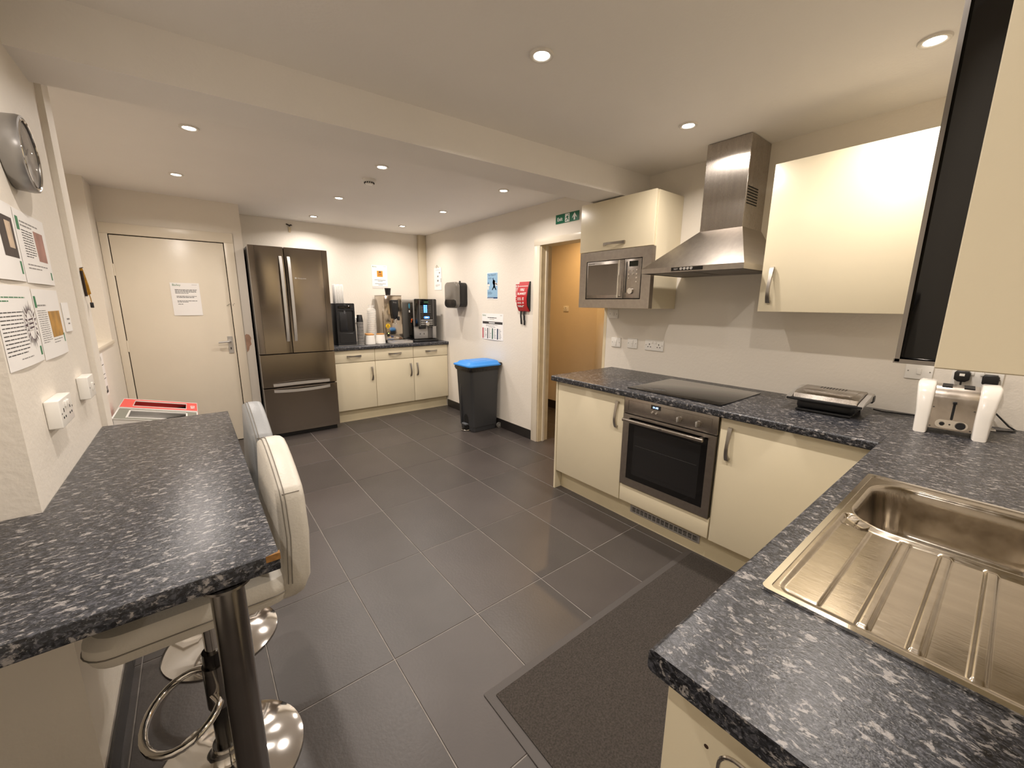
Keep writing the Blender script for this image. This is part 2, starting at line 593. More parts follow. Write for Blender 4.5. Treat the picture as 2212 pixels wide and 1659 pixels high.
# ------------------------------------------------------------------ handles
def handle_bm(p, along, out, side, L=0.175, w=0.021):
    """bow handle: p = one foot on the door, along/out/side unit vectors"""
    b = nb()
    p, al, ou, si = Vector(p), Vector(along), Vector(out), Vector(side)
    N = 14
    prev = None
    rings = []
    for k in range(N + 1):
        t = k / N
        d = 0.009 + 0.020 * math.sin(PI * t) ** 0.8 + 0.004 * math.sin(2 * PI * t)
        ww = w * (0.5 - 0.14 * math.sin(PI * t))
        th = 0.0042 + 0.002 * abs(math.cos(PI * t))
        c = p + al * (t * L) + ou * d
        rings.append([b.verts.new(c + si * s1 * ww + ou * s2 * th) for s1, s2 in ((-1, -1), (1, -1), (1, 1), (-1, 1))])
    for A, Bq in zip(rings, rings[1:]):
        for k in range(4):
            b.faces.new((A[k], A[(k + 1) % 4], Bq[(k + 1) % 4], Bq[k]))
    b.faces.new(rings[0][::-1]); b.faces.new(rings[-1])
    for t in (0.004, L - 0.014):
        q = p + al * t
        vs = []
        for o_ in (-0.0005, 0.010):
            for a_, s_ in ((0, -1), (0.010, -1), (0.010, 1), (0, 1)):
                vs.append(b.verts.new(q + al * a_ + si * s_ * w * 0.42 + ou * o_))
        for f in ((0, 1, 2, 3), (7, 6, 5, 4), (0, 4, 5, 1), (1, 5, 6, 2), (2, 6, 7, 3), (3, 7, 4, 0)):
            b.faces.new([vs[i] for i in f])
    bmesh.ops.recalc_face_normals(b, faces=b.faces)
    return b

# ------------------------------------------------------------------ hob run
def door_part(bm, parent, name='door'):
    return obj(name, bm, CREAM, parent)

XF = -0.40                        # door faces of the hob run
c1 = thing('base_cabinet', 'cream base cabinet at the doorway end of the hob counter', 'cabinet', (-0.07, -2.555, 0))
obj('carcass', box(nb(), XF + 0.022, XH - 0.005, -2.855, -2.268, 0.152, 0.858), CREAMIN, c1, sm=False)
obj('end_panel', box(nb(), XF - 0.002, XH - 0.005, -2.266, -2.248, 0.0, 0.859, 0.001, 1), CREAM, c1)
d = door_part(box(nb(), XF, XF + 0.02, -2.859, -2.270, 0.152, 0.852, 0.003), c1)
obj('handle', handle_bm((XF, -2.813, 0.637), EZ, -EX, EY), NICKEL, d)

c2 = thing('oven_housing', 'cream housing around the built-in oven with blank panel below', 'cabinet', (-0.07, -3.157, 0))
obj('carcass', ringprism(nb(), [(-2.862, 0.152), (-3.456, 0.152), (-3.456, 0.858), (-2.862, 0.858)], [(-2.872, 0.27), (-3.446, 0.27), (-3.446, 0.857), (-2.872, 0.857)], 'X', XF + 0.022, XH - 0.01), CREAMIN, c2, sm=False)
obj('lower_panel', box(nb(), XF, XF + 0.02, -3.452, -2.865, 0.155, 0.268, 0.003), CREAM, c2)

c3 = thing('base_cabinet', 'cream corner base cabinet between oven and sink counter', 'cabinet', (-0.07, -3.77, 0))
obj('carcass', box(nb(), XF + 0.022, XH - 0.005, -4.085, -3.462, 0.152, 0.858), CREAMIN, c3, sm=False)
d = door_part(box(nb(), XF, XF + 0.02, -4.062, -3.459, 0.152, 0.852, 0.003), c3)
obj('handle', handle_bm((XF, -3.511, 0.634), EZ, -EX, EY), NICKEL, d)

XPL = -0.335
pl = thing('plinth', 'cream plinth board under the hob counter with grey vent grille', 'plinth', (XPL, -3.2, 0))
obj('board', box(nb(), XPL, XPL + 0.016, -4.10, -2.268, 0.0, 0.15, 0.001, 1), mat('plinth_laminate', '#dccfae', 0.4, var=0.05, vscale=4), pl)
gr = obj('vent_grille', ringprism(nb(), [(-2.917, 0.066), (-3.388, 0.066), (-3.388, 0.114), (-2.917, 0.114)], [(-2.932, 0.076), (-3.373, 0.076), (-3.373, 0.104), (-2.932, 0.104)], 'X', XPL - 0.006, XPL - 0.0005), ALU, pl, sm=False)
obj('grille_backing', box(nb(), XPL - 0.003, XPL - 0.001, -3.374, -2.931, 0.075, 0.105), DARKIN, gr, sm=False)
sl_me = None
for k in range(16):
    yy = -2.932 - (k) * 0.441 / 15
    obj('grille_bar', box(nb(), XPL - 0.006, XPL - 0.003, yy - 0.003, yy + 0.003, 0.076, 0.104), ALU, gr, sm=False)
for zz in (0.083, 0.090, 0.097):
    obj('grille_slat', box(nb(), XPL - 0.0062, XPL - 0.0032, -3.373, -2.932, zz - 0.0012, zz + 0.0012), ALU, gr, sm=False)

# oven
XO = XF - 0.012
ov = thing('oven', 'built-in stainless single oven with black glass door under the hob', 'oven', (-0.07, -3.157, 0.272))
obj('body', box(nb(), XF + 0.005, 0.15, -3.444, -2.874, 0.274, 0.855), mat('oven_body', '#3a3a3a', 0.5, 0.5), ov, sm=False)
cp = obj('control_panel', box(nb(), XO + 0.004, XF + 0.006, -3.449, -2.866, 0.752, 0.858, 0.002), STEELH, ov)
obj('inset_line', ringprism(nb(), rrect(-3.418, -2.897, 0.772, 0.836, 0.002, 1), rrect(-3.4168, -2.8982, 0.7732, 0.8348, 0.002, 1), 'X', XO + 0.003, XO + 0.0045), mat('steel_seam', '#6b6662', 0.5, 0.8), cp, sm=False)
dsp = obj('display', box(nb(), XO + 0.002, XO + 0.005, -3.118, -3.055, 0.812, 0.838), BLACKG, cp, sm=False)
obj('clock_digits', text_bm('01:08', 0.016, (XO + 0.0015, -3.068, 0.819), -EY, EZ), mat('led_blue', (0.35, 0.55, 1.0, 1), 0.5, emit=4.0), dsp, sm=False)
for k, yy in enumerate((-3.066, -3.093)):
    obj('button', tub(nb(), (XO + 0.005, yy, 0.792), (XO - 0.004, yy, 0.792), 0.0075, 0.006, 16), CHROME, cp)
for yy in (-3.236, -3.345):
    kb = obj('knob', lathe(nb(), [(0.001, XO + 0.006), (0.016, XO + 0.006), (0.0155, XO - 0.006), (0.001, XO - 0.006)], (0, yy, 0.792), 24, 'X'), STEELH, cp)
    obj('knob_grip', box(nb(), XO - 0.024, XO - 0.005, yy - 0.0045, yy + 0.0045, 0.777, 0.807, 0.003), ALU, kb)
    b = nb()
    for k in range(9):
        t = PI * (0.15 + 0.2125 * k) + PI
        tub(b, (XO + 0.0042, yy + 0.026 * math.sin(t), 0.792 + 0.022 * math.cos(t)), (XO + 0.0034, yy + 0.026 * math.sin(t), 0.792 + 0.022 * math.cos(t)), 0.0012, n=5)
    obj('dial_marks', b, INK, cp)
dr = obj('door', ringprism(nb(), [(-3.449, 0.277), (-2.868, 0.277), (-2.868, 0.747), (-3.449, 0.747)], [(-3.408, 0.326), (-2.912, 0.326), (-2.912, 0.728), (-3.408, 0.728)], 'X', XO, XF + 0.005), STEELH, ov, sm=False)
obj('door_glass', box(nb(), XO + 0.0015, XO + 0.006, -3.410, -2.910, 0.324, 0.746), BLACKG, dr, sm=False)
obj('inner_window', box(nb(), XO + 0.0008, XO + 0.002, -3.372, -2.952, 0.362, 0.678, 0.0003, 1), mat('oven_window', '#1a1a1b', 0.07, coat=0.4), dr)
obj('oven_rack_line', box(nb(), XO + 0.0003, XO + 0.001, -3.360, -2.965, 0.556, 0.5585), mat('rack_seen_dim', '#3a3a3a', 0.4), dr, sm=False)
b = nb()
box(b, XO - 0.045, XO - 0.027, -3.399, -2.886, 0.706, 0.727, 0.006, 3)
for yy in (-3.375, -2.912):
    box(b, XO - 0.032, XO + 0.002, yy - 0.008, yy + 0.008, 0.709, 0.724, 0.002)
obj('handle', b, STEELH, dr)
obj('brand_lettering', text_bm('NEFF', 0.0125, (XO - 0.0453, -3.135, 0.7125), -EY, EZ, bold=0.0004), INK, dr, sm=False)

# worktops --------------------------------------------------------------
ZT, ZU = 0.90, 0.861
def front_profile(x0, x1, zt=ZT, zu=ZU, r=0.009):
    """section with rounded front (low side) edges, as (u,z)"""
    out = [(x1, zu), (x1, zt)]
    for k in range(5):
        t = PI / 2 + PI / 2 * k / 4
        out.append((x0 + r + r * math.cos(t), zt - r + r * math.sin(t)))
    for k in range(5):
        t = PI + PI / 2 * k / 4
        out.append((x0 + r + r * math.cos(t), zu + r + r * math.sin(t)))
    return out
SKX0, SKX1, SKY0, SKY1 = -1.712, -0.876, -4.565, -4.122
b = nb()
prism(b, front_profile(-0.447, XH - 0.001), 'Y', -4.076, -2.238)
# sink run: front strip with rounded edge, and three more pieces around the cut-out
fp = front_profile(0, 0.062)
prism(b, [(-4.070 - u, z) for u, z in fp], 'X', -1.994, XH - 0.001)
box(b, -1.994, SKX0 + 0.02, YS + 0.001, -4.132, ZU, ZT)
box(b, SKX1 - 0.02, XH - 0.001, YS + 0.001, -4.132, ZU, ZT)
box(b, SKX0 + 0.02, SKX1 - 0.02, YS + 0.001, SKY0 + 0.02, ZU, ZT)
one('worktop', b, GRAN_Y, 'dark speckled L-shaped worktop carrying hob and sink', 'worktop')
ej = obj('corner_joint_strip', box(nb(), -0.449, -0.43, -4.079, -4.0715, ZU - 0.001, ZT + 0.0006), mat('joint_strip', '#3a3836', 0.4, 0.5), bpy.data.objects['worktop'])

hb = thing('hob', 'black glass ceramic hob set flush in the speckled worktop', 'hob', (-0.12, -3.145, ZT))
obj('glass', box(nb(), -0.372, 0.14, -3.436, -2.854, ZT + 0.0005, ZT + 0.006, 0.002), BLACKG, hb)
# ------------------------------------------------------------------ sink
sk = thing('sink', 'stainless steel sink with ribbed drainer and deep bowl', 'sink', (-1.3, -4.34, ZT))
SS = mat('sink_steel', '#b3aa9c', 0.20, 1.0, var=0.12, vscale=5, bump=0.02, bscale=40, stretch=(5, 1, 1), rvar=0.10)
RZ = ZT + 0.004
BX0, BX1, BY0, BY1 = -1.262, -0.925, -4.52, -4.158      # bowl opening
TX0, TX1, TY0, TY1 = -1.692, -1.292, -4.545, -4.142      # drainer tray
b = nb()
ringprism(b, rrect(SKX0, SKX1, SKY0, SKY1, 0.012, 6), rrect(SKX0 + 0.012, SKX1 - 0.012, SKY0 + 0.012, SKY1 - 0.012, 0.010, 6), 'Z', ZT + 0.0004, ZT + 0.0065)
obj('rim', b, CHROME, sk)
# deck: height-field over the sink with tray, ribs and bowl mouth
def rib(y):
    h = 0.0
    for yc in (-4.2635, -4.3265, -4.390, -4.4535, -4.517):
        d = abs(y - yc)
        if d < 0.006:
            h = 1.0
        elif d < 0.010:
            h = max(h, (0.010 - d) / 0.004)
    d = y - (-4.206)
    if d > 0:
        h = max(h, 0.55 * min(1, d / 0.004))
    return h
def rr_dist(x, y, x0, x1, y0, y1, r):
    """signed distance to rounded rectangle (negative inside)"""
    cx, cy = (x0 + x1) / 2, (y0 + y1) / 2
    qx, qy = abs(x - cx) - (x1 - x0) / 2 + r, abs(y - cy) - (y1 - y0) / 2 + r
    return math.hypot(max(qx, 0), max(qy, 0)) + min(max(qx, qy), 0) - r
def deck(x, y):
    zt_ = RZ
    dtr = rr_dist(x, y, TX0, TX1 + 0.06, TY0, TY1, 0.02)
    z = zt_
    if dtr < 0:
        f = min(1, -dtr / 0.008) * max(0, min(1, (rr_dist(x, y, BX0, BX1, BY0, BY1, 0.085) - 0.012) / 0.02))
        slope = 0.004 + 0.004 * (x - TX0) / (TX1 - TX0)
        fall = 1.0
        rbx = min(1, max(0, (x - TX0 - 0.004) / 0.008)) * min(1, max(0, (TX1 + 0.006 - x) / 0.012))
        z = zt_ - f * slope * fall + f * rib(y) * rbx * 0.0045
    db = rr_dist(x, y, BX0, BX1, BY0, BY1, 0.085)
    if db < 0.012:
        t = max(0.0, min(1.0, (0.012 - db) / 0.012))
        z = min(z, zt_ - 0.012 * t * t)
    if db < 0:
        dd = -db
        wall = 0.150
        if dd < 0.016:
            z = zt_ - 0.012 - (dd / 0.016) * 0.115
        elif dd < 0.05:
            t = (dd - 0.016) / 0.034
            z = zt_ - 0.127 - 0.028 * math.sin(t * PI / 2)
        else:
            z = zt_ - 0.155 - 0.004 * min(1, (dd - 0.05) / 0.1)
    return z
X0, X1, Y0, Y1 = SKX0 + 0.011, SKX1 - 0.011, SKY0 + 0.011, SKY1 - 0.011
b = nb()
NX, NY = 220, 200
g = [[b.verts.new((X0 + (X1 - X0) * i / NX, Y0 + (Y1 - Y0) * j / NY, deck(X0 + (X1 - X0) * i / NX, Y0 + (Y1 - Y0) * j / NY))) for j in range(NY + 1)] for i in range(NX + 1)]
for i in range(NX):
    for j in range(NY):
        b.faces.new((g[i][j], g[i + 1][j], g[i + 1][j + 1], g[i][j + 1]))
dk = obj('deck', b, SS, sk)
smooth(dk.data, 80)
obj('plug_waste', lathe(nb(), [(0.001, RZ - 0.157), (0.034, RZ - 0.157), (0.042, RZ - 0.1575), (0.043, RZ - 0.160), (0.001, RZ - 0.161)], (-1.09, -4.34, 0), 28), CHROME, sk)
b = nb()
ringprism(b, [(-1.272 + 0.026 * math.cos(2 * PI * k / 24), -4.184 + 0.014 * math.sin(2 * PI * k / 24)) for k in range(24)],
          [(-1.272 + 0.0245 * math.cos(2 * PI * k / 24), -4.184 + 0.0125 * math.sin(2 * PI * k / 24)) for k in range(24)], 'Z', RZ - 0.009, RZ - 0.0022)
obj('maker_badge', b, SS, sk)
# tap stands behind the bowl, outside the picture
tp = thing('tap', 'chrome mixer tap behind the sink bowl', 'tap', (-1.29, -4.615, ZT))
obj('body', lathe(nb(), [(0.001, 0), (0.026, 0), (0.026, 0.006), (0.018, 0.012), (0.018, 0.11), (0.001, 0.115)], n=24), CHROME, tp, world=False)
obj('spout', pipe(nb(), [(0, 0, 0.10), (0, 0, 0.20), (0.01, 0.02, 0.235), (0.03, 0.06, 0.25), (0.05, 0.10, 0.235), (0.055, 0.115, 0.19)], 0.010, 12), CHROME, tp, world=False)
obj('lever', pipe(nb(), [(0.015, 0, 0.075), (0.05, 0, 0.085), (0.085, 0, 0.10)], 0.006, 8), CHROME, tp, world=False)

# sink base unit
su = thing('base_cabinet', 'cream sink base unit whose end panel holds a wire hook', 'cabinet', (-1.2, -4.4, 0))
obj('end_panel', box(nb(), -1.952, -1.934, YS + 0.002, -4.086, 0.0, 0.860, 0.001, 1), CREAM, su)
obj('carcass', ringprism(nb(), [(-1.933, 0.15), (-0.42, 0.15), (-0.42, 0.70), (-1.933, 0.70)], [(-1.92, 0.165), (-0.433, 0.165), (-0.433, 0.69), (-1.92, 0.69)], 'Y', YS + 0.002, -4.108), CREAMIN, su, sm=False)
for k in range(3):
    x0 = -1.932 + k * 0.505
    d = door_part(box(nb(), x0 + 0.002, x0 + 0.502, -4.106, -4.088, 0.152, 0.852, 0.003), su)
    obj('handle', handle_bm((x0 + 0.46, -4.088, 0.637), EZ, EY, EX), NICKEL, d)
obj('screw_hole', tub(nb(), (-1.9525, -4.153, 0.762), (-1.950, -4.153, 0.762), 0.0035, n=10), mat('hole_dark', '#3a2413', 0.9), su)
obj('kick_board', box(nb(), -1.932, -0.40, -4.16, -4.145, 0.0, 0.149), CREAMIN, su, sm=False)
wh = thing('wire_hook', 'chrome double-loop wire holder on the end panel under the sink counter', 'hook', (-1.96, -4.26, 0.66))
def loop(y0, y1, z0, z1, r, x):
    return [(x, u, v) for u, v in rrect(y0, y1, z0, z1, r, 6)]
obj('outer_loop', pipe(nb(), loop(-4.35, -4.180, 0.655, 0.805, 0.025, -1.975), 0.003, 8, True), CHROME, wh)
obj('inner_loop', pipe(nb(), loop(-4.33, -4.197, 0.675, 0.791, 0.022, -1.968), 0.0028, 8, True), CHROME, wh)
obj('mount', box(nb(), -1.9745, -1.952, -4.28, -4.24, 0.655, 0.68, 0.003), CHROME, wh)

# ------------------------------------------------------------------ wall units on the hob wall
XW = -0.06
wc = thing('wall_cabinet', 'cream wall cabinet with single door right of the extractor hood', 'cabinet', (0.1, -3.74, 1.39))
obj('carcass', box(nb(), XW + 0.022, XH - 0.002, -4.043, -3.432, 1.392, 2.126), CREAM, wc, sm=False)
d = door_part(box(nb(), XW, XW + 0.020, -4.041, -3.434, 1.388, 2.128, 0.003), wc)
obj('handle', handle_bm((XW, -3.484, 1.434), EZ, -EX, EY, 0.185), NICKEL, d)

mc = thing('wall_cabinet', 'cream wall cabinet with lift-up door housing the microwave', 'cabinet', (0.1, -2.44, 1.39))
b = nb()
box(b, XW + 0.022, XH - 0.002, -2.765, -2.747, 1.392, 2.148)
box(b, XW + 0.022, XH - 0.002, -2.135, -2.118, 1.392, 2.148)
box(b, XW + 0.022, XH - 0.002, -2.747, -2.135, 2.132, 2.148)
box(b, XW + 0.022, XH - 0.002, -2.747, -2.135, 1.392, 1.410)
box(b, XW + 0.022, XH - 0.002, -2.747, -2.135, 1.795, 1.812)
obj('carcass', b, CREAM, mc, sm=False)
d = door_part(box(nb(), XW, XW + 0.020, -2.758, -2.119, 1.806, 2.152, 0.003), mc)
obj('handle', handle_bm((XW, -2.355, 1.847), -EY, -EX, EZ, 0.185), NICKEL, d)

mw = thing('microwave', 'built-in stainless microwave in the cream wall cabinet', 'microwave', (0.0, -2.45, 1.395))
XM = -0.082
obj('trim_frame', ringprism(nb(), [(-2.772, 1.394), (-2.148, 1.394), (-2.148, 1.799), (-2.772, 1.799)], [(-2.702, 1.456), (-2.214, 1.456), (-2.214, 1.732), (-2.702, 1.732)], 'X', XM, XW + 0.018), STEELH, mw, sm=False)
obj('body', box(nb(), XM + 0.014, 0.2, -2.70, -2.216, 1.458, 1.730), BLACKP, mw, sm=False)
md = obj('door', box(nb(), XM - 0.002, XM + 0.012, -2.560, -2.222, 1.462, 1.727, 0.002), STEELH, mw)
obj('window', box(nb(), XM - 0.003, XM, -2.520, -2.234, 1.486, 1.704), mat('mw_window', '#827b74', 0.14, 0.8), md, sm=False)
b = nb()
tub(b, (XM - 0.034, -2.538, 1.466), (XM - 0.034, -2.538, 1.722), 0.0065, n=12)
for zz in (1.478, 1.71):
    tub(b, (XM - 0.034, -2.538, zz), (XM, -2.538, zz), 0.004, n=10)
obj('handle', b, CHROME, md)
obj('brand_lettering', text_bm('Russell Hobbs', 0.0105, (XM - 0.0023, -2.236, 1.7105), -EY, EZ), INK, md, sm=False)
mp_ = obj('control_panel', box(nb(), XM - 0.002, XM + 0.012, -2.697, -2.563, 1.462, 1.727, 0.002), STEELH, mw)
obj('display', box(nb(), XM - 0.003, XM, -2.672, -2.602, 1.676, 1.712), mat('mw_display', '#10160f', 0.1), mp_, sm=False)
for r_ in range(4):
    for c_ in range(3):
        if r_ > 1 and c_ == 1:
            continue
        if r_ == 3 and c_ == 0:
            continue
        yy, zz = -2.604 - c_ * 0.031, 1.651 - r_ * 0.026
        obj('button', tub(nb(), (XM, yy, zz), (XM - 0.006, yy, zz), 0.0065, 0.0055, 12), CHROME, mp_)
obj('dial', tub(nb(), (XM, -2.628, 1.512), (XM - 0.02, -2.628, 1.512), 0.022, 0.020, 28), CHROME, mp_)
obj('mode_strip', box(nb(), XM - 0.0028, XM, -2.585, -2.578, 1.50, 1.71), BLACKP, mp_, sm=False)

# ------------------------------------------------------------------ extractor hood
hd = thing('extractor_hood', 'stainless chimney extractor hood above the black hob', 'extractor hood', (0.05, -3.12, 1.605))
b = nb()
L0 = [(-0.24, -3.412), (-0.24, -2.808), (XH - 0.001, -2.808), (XH - 0.001, -3.412)]
L1 = [(-0.0, -3.281), (-0.0, -3.034), (XH - 0.001, -3.034), (XH - 0.001, -3.281)]
v0 = [b.verts.new((x, y, 1.6075)) for x, y in L0]
v1 = [b.verts.new((x, y, 1.637)) for x, y in L0]
v2 = [b.verts.new((x, y, 1.856)) for x, y in L1]
for A, Bq in ((v0, v1), (v1, v2)):
    for k in range(4):
        b.faces.new((A[k], A[(k + 1) % 4], Bq[(k + 1) % 4], Bq[k]))
b.faces.new(v2)
bmesh.ops.recalc_face_normals(b, faces=b.faces)
obj('canopy', b, STEELH, hd, sm=False)
b = nb()
box(b, -0.228, XH - 0.01, -3.400, -2.820, 1.612, 1.618)
obj('underside', b, mat('hood_filter', '#6f6a66', 0.45, 0.8), hd, sm=False)
for k in range(2):
    obj('grease_filter', box(nb(), -0.19, 0.18, -3.385 + k * 0.285, -3.12 + k * 0.285, 1.6085, 1.613, 0.002), mat('hood_mesh', '#8a8580', 0.5, 0.9, bump=0.5, bscale=300), hd)
obj('chimney', box(nb(), -0.0, XH - 0.001, -3.280, -3.035, 1.854, ZC - 0.003, 0.0015, 1), STEEL, hd)
for k in range(7):
    z0 = 1.984 + k * 0.0145
    obj('vent_slot', prism(nb(), rrect(0.014, 0.150, z0 - 0.003, z0 + 0.003, 0.0028, 3), 'Y', -3.2812, -3.279), DARKIN, hd)
ct = obj('control_strip', box(nb(), -0.2425, -0.2395, -3.199, -3.010, 1.614, 1.634, 0.0008, 1), BLACKG, hd)
for k in range(4):
    obj('button', tub(nb(), (-0.2425, -3.073 - k * 0.0205, 1.6245), (-0.248, -3.073 - k * 0.0205, 1.6245), 0.0075, n=16), ALU, ct)
obj('brand_lettering', text_bm('NEFF', 0.0115, (-0.2427, -3.027, 1.6205), -EY, EZ), ALU, ct, sm=False)

# ------------------------------------------------------------------ wall cabinet by the camera (sink wall)
kc = thing('wall_cabinet', 'cream wall cabinet beside a tall black panel with chrome edge', 'cabinet', (-1.5, -4.5, 1.36))
obj('end_panel', box(nb(), -1.972, -1.954, YS + 0.002, -4.306, 1.366, 2.20, 0.001, 1), CREAM, kc)
obj('carcass', box(nb(), -1.953, -0.75, YS + 0.002, -4.33, 1.37, 2.195), CREAMIN, kc, sm=False)
bd = obj('black_door', box(nb(), -1.875, -1.30, -4.328, -4.270, 1.3635, 2.27, 0.002), BLACKG, kc)
bd['label'] = 'tall black glass door with thin chrome edge'
b = nb()
box(b, -1.879, -1.30, -4.2705, -4.2665, 1.360, 2.27)
box(b, -1.879, -1.30, -4.328, -4.2655, 1.3585, 1.3632)
obj('chrome_edge', b, DCHROME, bd, sm=False)

# ------------------------------------------------------------------ wall plates
SCREW = mat('screw_head', '#8b8781', 0.4, 0.7)
def plate(label, c, n, r, w, h, kind, group='white wall plates', proud=0.009):
    """wall plate centred at c; n = out of the wall, r = reading direction"""
    n, r, c = Vector(n), Vector(r), Vector(c)
    nm = {'switch': 'wall_switch', 'fuse': 'wall_switch', 'single': 'wall_socket', 'double': 'wall_socket', 'blank': 'wall_switch'}[kind]
    t = thing(nm, label, 'socket' if 'socket' in nm else 'switch', c)
    R = Matrix((r, n, EZ)).transposed()
    def put(name, bm, m, par):
        bmesh.ops.transform(bm, matrix=R.to_4x4(), verts=bm.verts)
        return obj(name, bm, m, par, world=False)
    fp_ = put('faceplate', box(nb(), -w / 2, w / 2, 0.0005, proud, -h / 2, h / 2, 0.003, 3), WHITEP, t)
    for s in (-1, 1):
        put('screw', tub(nb(), (s * (w / 2 - 0.011), proud - 0.001, 0), (s * (w / 2 - 0.011), proud + 0.0008, 0), 0.003, n=10), SCREW, fp_)
    xs = {'switch': [0], 'fuse': [0], 'single': [0], 'double': [-w / 4, w / 4], 'blank': []}[kind]
    for x in xs:
        if kind in ('single', 'double'):
            for px, pz, pw, ph in ((0, 0.006, 0.003, 0.0055), (-0.011, -0.014, 0.004, 0.003), (0.011, -0.014, 0.004, 0.003)):
                put('pin_hole', box(nb(), x + px - pw, x + px + pw, proud - 0.001, proud + 0.0005, pz - ph, pz + ph), DARKIN, fp_)
            xr = x + (0.0 if kind == 'single' else (0.024 if x < 0 else -0.024))
            put('rocker', box(nb(), xr - 0.006, xr + 0.006, proud - 0.001, proud + 0.005, 0.012, 0.029, 0.0015), WHITEP, fp_)
        elif kind == 'switch':
            put('rocker', box(nb(), -0.0085, 0.0085, proud - 0.001, proud + 0.004, -0.014, 0.014, 0.0015), WHITEP, fp_)
        elif kind == 'fuse':
            put('fuse_holder', box(nb(), -0.010, 0.010, proud - 0.001, proud + 0.003, -0.006, 0.024, 0.0015), WHITEP, fp_)
            put('rocker', box(nb(), -0.006, 0.006, proud - 0.001, proud + 0.004, -0.026, -0.010, 0.0015), WHITEP, fp_)
    return t
plate('white switch plate on the wall under the microwave', (XH, -2.232, 1.342), -EX, -EY, 0.09, 0.072, 'switch')
plate('white fused switch plate at the doorway end of the hob wall', (XH, -2.272, 1.112), -EX, -EY, 0.092, 0.078, 'fuse')
plate('white fused switch plate next to the double socket over the hob counter', (XH, -2.431, 1.116), -EX, -EY, 0.092, 0.08, 'fuse')
plate('white double socket on the wall beside the hob', (XH, -2.627, 1.116), -EX, -EY, 0.158, 0.084, 'double')
plate('white switch plate low on the wall between panini press and toaster', (XH, -4.070, 1.113), -EX, -EY, 0.098, 0.078, 'switch')
plate('white double socket behind the toaster holding two black plugs', (XH, -4.256, 1.107), -EX, -EY, 0.155, 0.082, 'double')
plate('white surface-mounted single socket on the pier above the breakfast bar', (XP, -2.642, 1.103), EX, EY, 0.145, 0.08, 'double', proud=0.03)
plate('white surface-mounted blank switch plate on the pier next to its edge', (XP, -2.242, 1.107), EX, EY, 0.105, 0.08, 'switch', proud=0.03)
plate('white plate on the corridor wall seen through the doorway', (XC, -0.655, 1.36), -EX, -EY, 0.088, 0.066, 'single')
plate('white socket on the back wall behind the water dispenser', (-0.80, YB, 1.195), -EY, EX, 0.088, 0.08, 'single')

# plugs with leads
def plug(label, yy, zz, lead, window=False):
    t = thing('power_plug', label, 'plug', (XH - 0.009, yy, zz))
    b = nb()
    prism(b, [(-0.024, -0.018), (-0.012, -0.028), (0.012, -0.028), (0.024, -0.018), (0.025, 0.012), (0.018, 0.022), (-0.018, 0.022), (-0.025, 0.012)], 'X', -0.038, -0.001, 0.006, 3)
    pb = obj('plug_body', b, BLACKP, t, world=False)
    if window:
        obj('fuse_window', box(nb(), -0.0392, -0.037, -0.008, 0.008, -0.001, 0.010), WHITEP, pb, world=False, sm=False)
    obj('lead', pipe(nb(), [Vector(p) - wloc(t) for p in lead], 0.0035, 8), BLACKP, t, world=False)
plug('black plug with pale fuse window in the socket behind the toaster', -4.213, 1.116,
     [(XH - 0.03, -4.213, 1.09), (XH - 0.032, -4.213, 1.04), (XH - 0.02, -4.20, 0.96), (XH - 0.02, -4.16, 0.906), (XH - 0.05, -4.10, 0.9045), (XH - 0.07, -4.04, 0.9045), (0.17, -3.98, 0.905), (0.14, -3.95, 0.915)], True)
plug('rounded black plug beside the one with a fuse window', -4.298, 1.108,
     [(XH - 0.03, -4.298, 1.08), (XH - 0.035, -4.30, 1.03), (XH - 0.03, -4.33, 0.97), (XH - 0.03, -4.38, 0.915), (XH - 0.04, -4.40, 0.9045), (XH - 0.08, -4.39, 0.9045), (0.15, -4.35, 0.9045), (0.125, -4.325, 0.907)])

# ------------------------------------------------------------------ toaster
WENAM = mat('white_enamel', '#e9e5dd', 0.18, coat=0.3)
TOAST = mat('worn_steel', '#b9b1a8', 0.22, 1.0, var=0.14, vscale=16, bump=0.05, bscale=18, rvar=0.12)
ts = thing('toaster', 'two-slot steel toaster with white end housings on the worktop', 'toaster', (-0.005, -4.222, ZT), 0.06)
# local: front faces -X, length along Y
prof = [(-0.085, 0.022), (0.085, 0.022), (0.072, 0.15), (0.060, 0.182), (0.045, 0.196), (-0.045, 0.196), (-0.060, 0.182), (-0.072, 0.15)]
tb = obj('body', prism(nb(), prof, 'Y', -0.063, 0.063), TOAST, ts, world=False)
endp = [(-0.112, 0.0), (-0.060, 0.0), (-0.055, 0.012), (0.055, 0.012), (0.06, 0.0), (0.108, 0.0), (0.098, 0.09), (0.082, 0.165), (0.066, 0.196), (0.045, 0.211), (-0.045, 0.211), (-0.066, 0.198), (-0.084, 0.165), (-0.100, 0.09)]
for y0, y1 in ((-0.102, -0.062), (0.062, 0.102)):
    b = prism(nb(), endp, 'Y', y0, y1, 0.010, 3)
    for v in b.verts:
        if abs(v.co.y) > 0.08:
            v.co.y += math.copysign(0.004 - 0.10 * v.co.z, v.co.y)
    obj('end_housing', b, WENAM, ts, world=False)
for yc in (-0.031, 0.031):
    obj('bread_slot', box(nb(), -0.05, 0.05, yc - 0.015, yc + 0.015, 0.1955, 0.1968), DARKIN, ts, world=False, sm=False)
def tf(z):   # x of sloped front face at height z
    return -0.085 + 0.013 * (z - 0.022) / 0.128
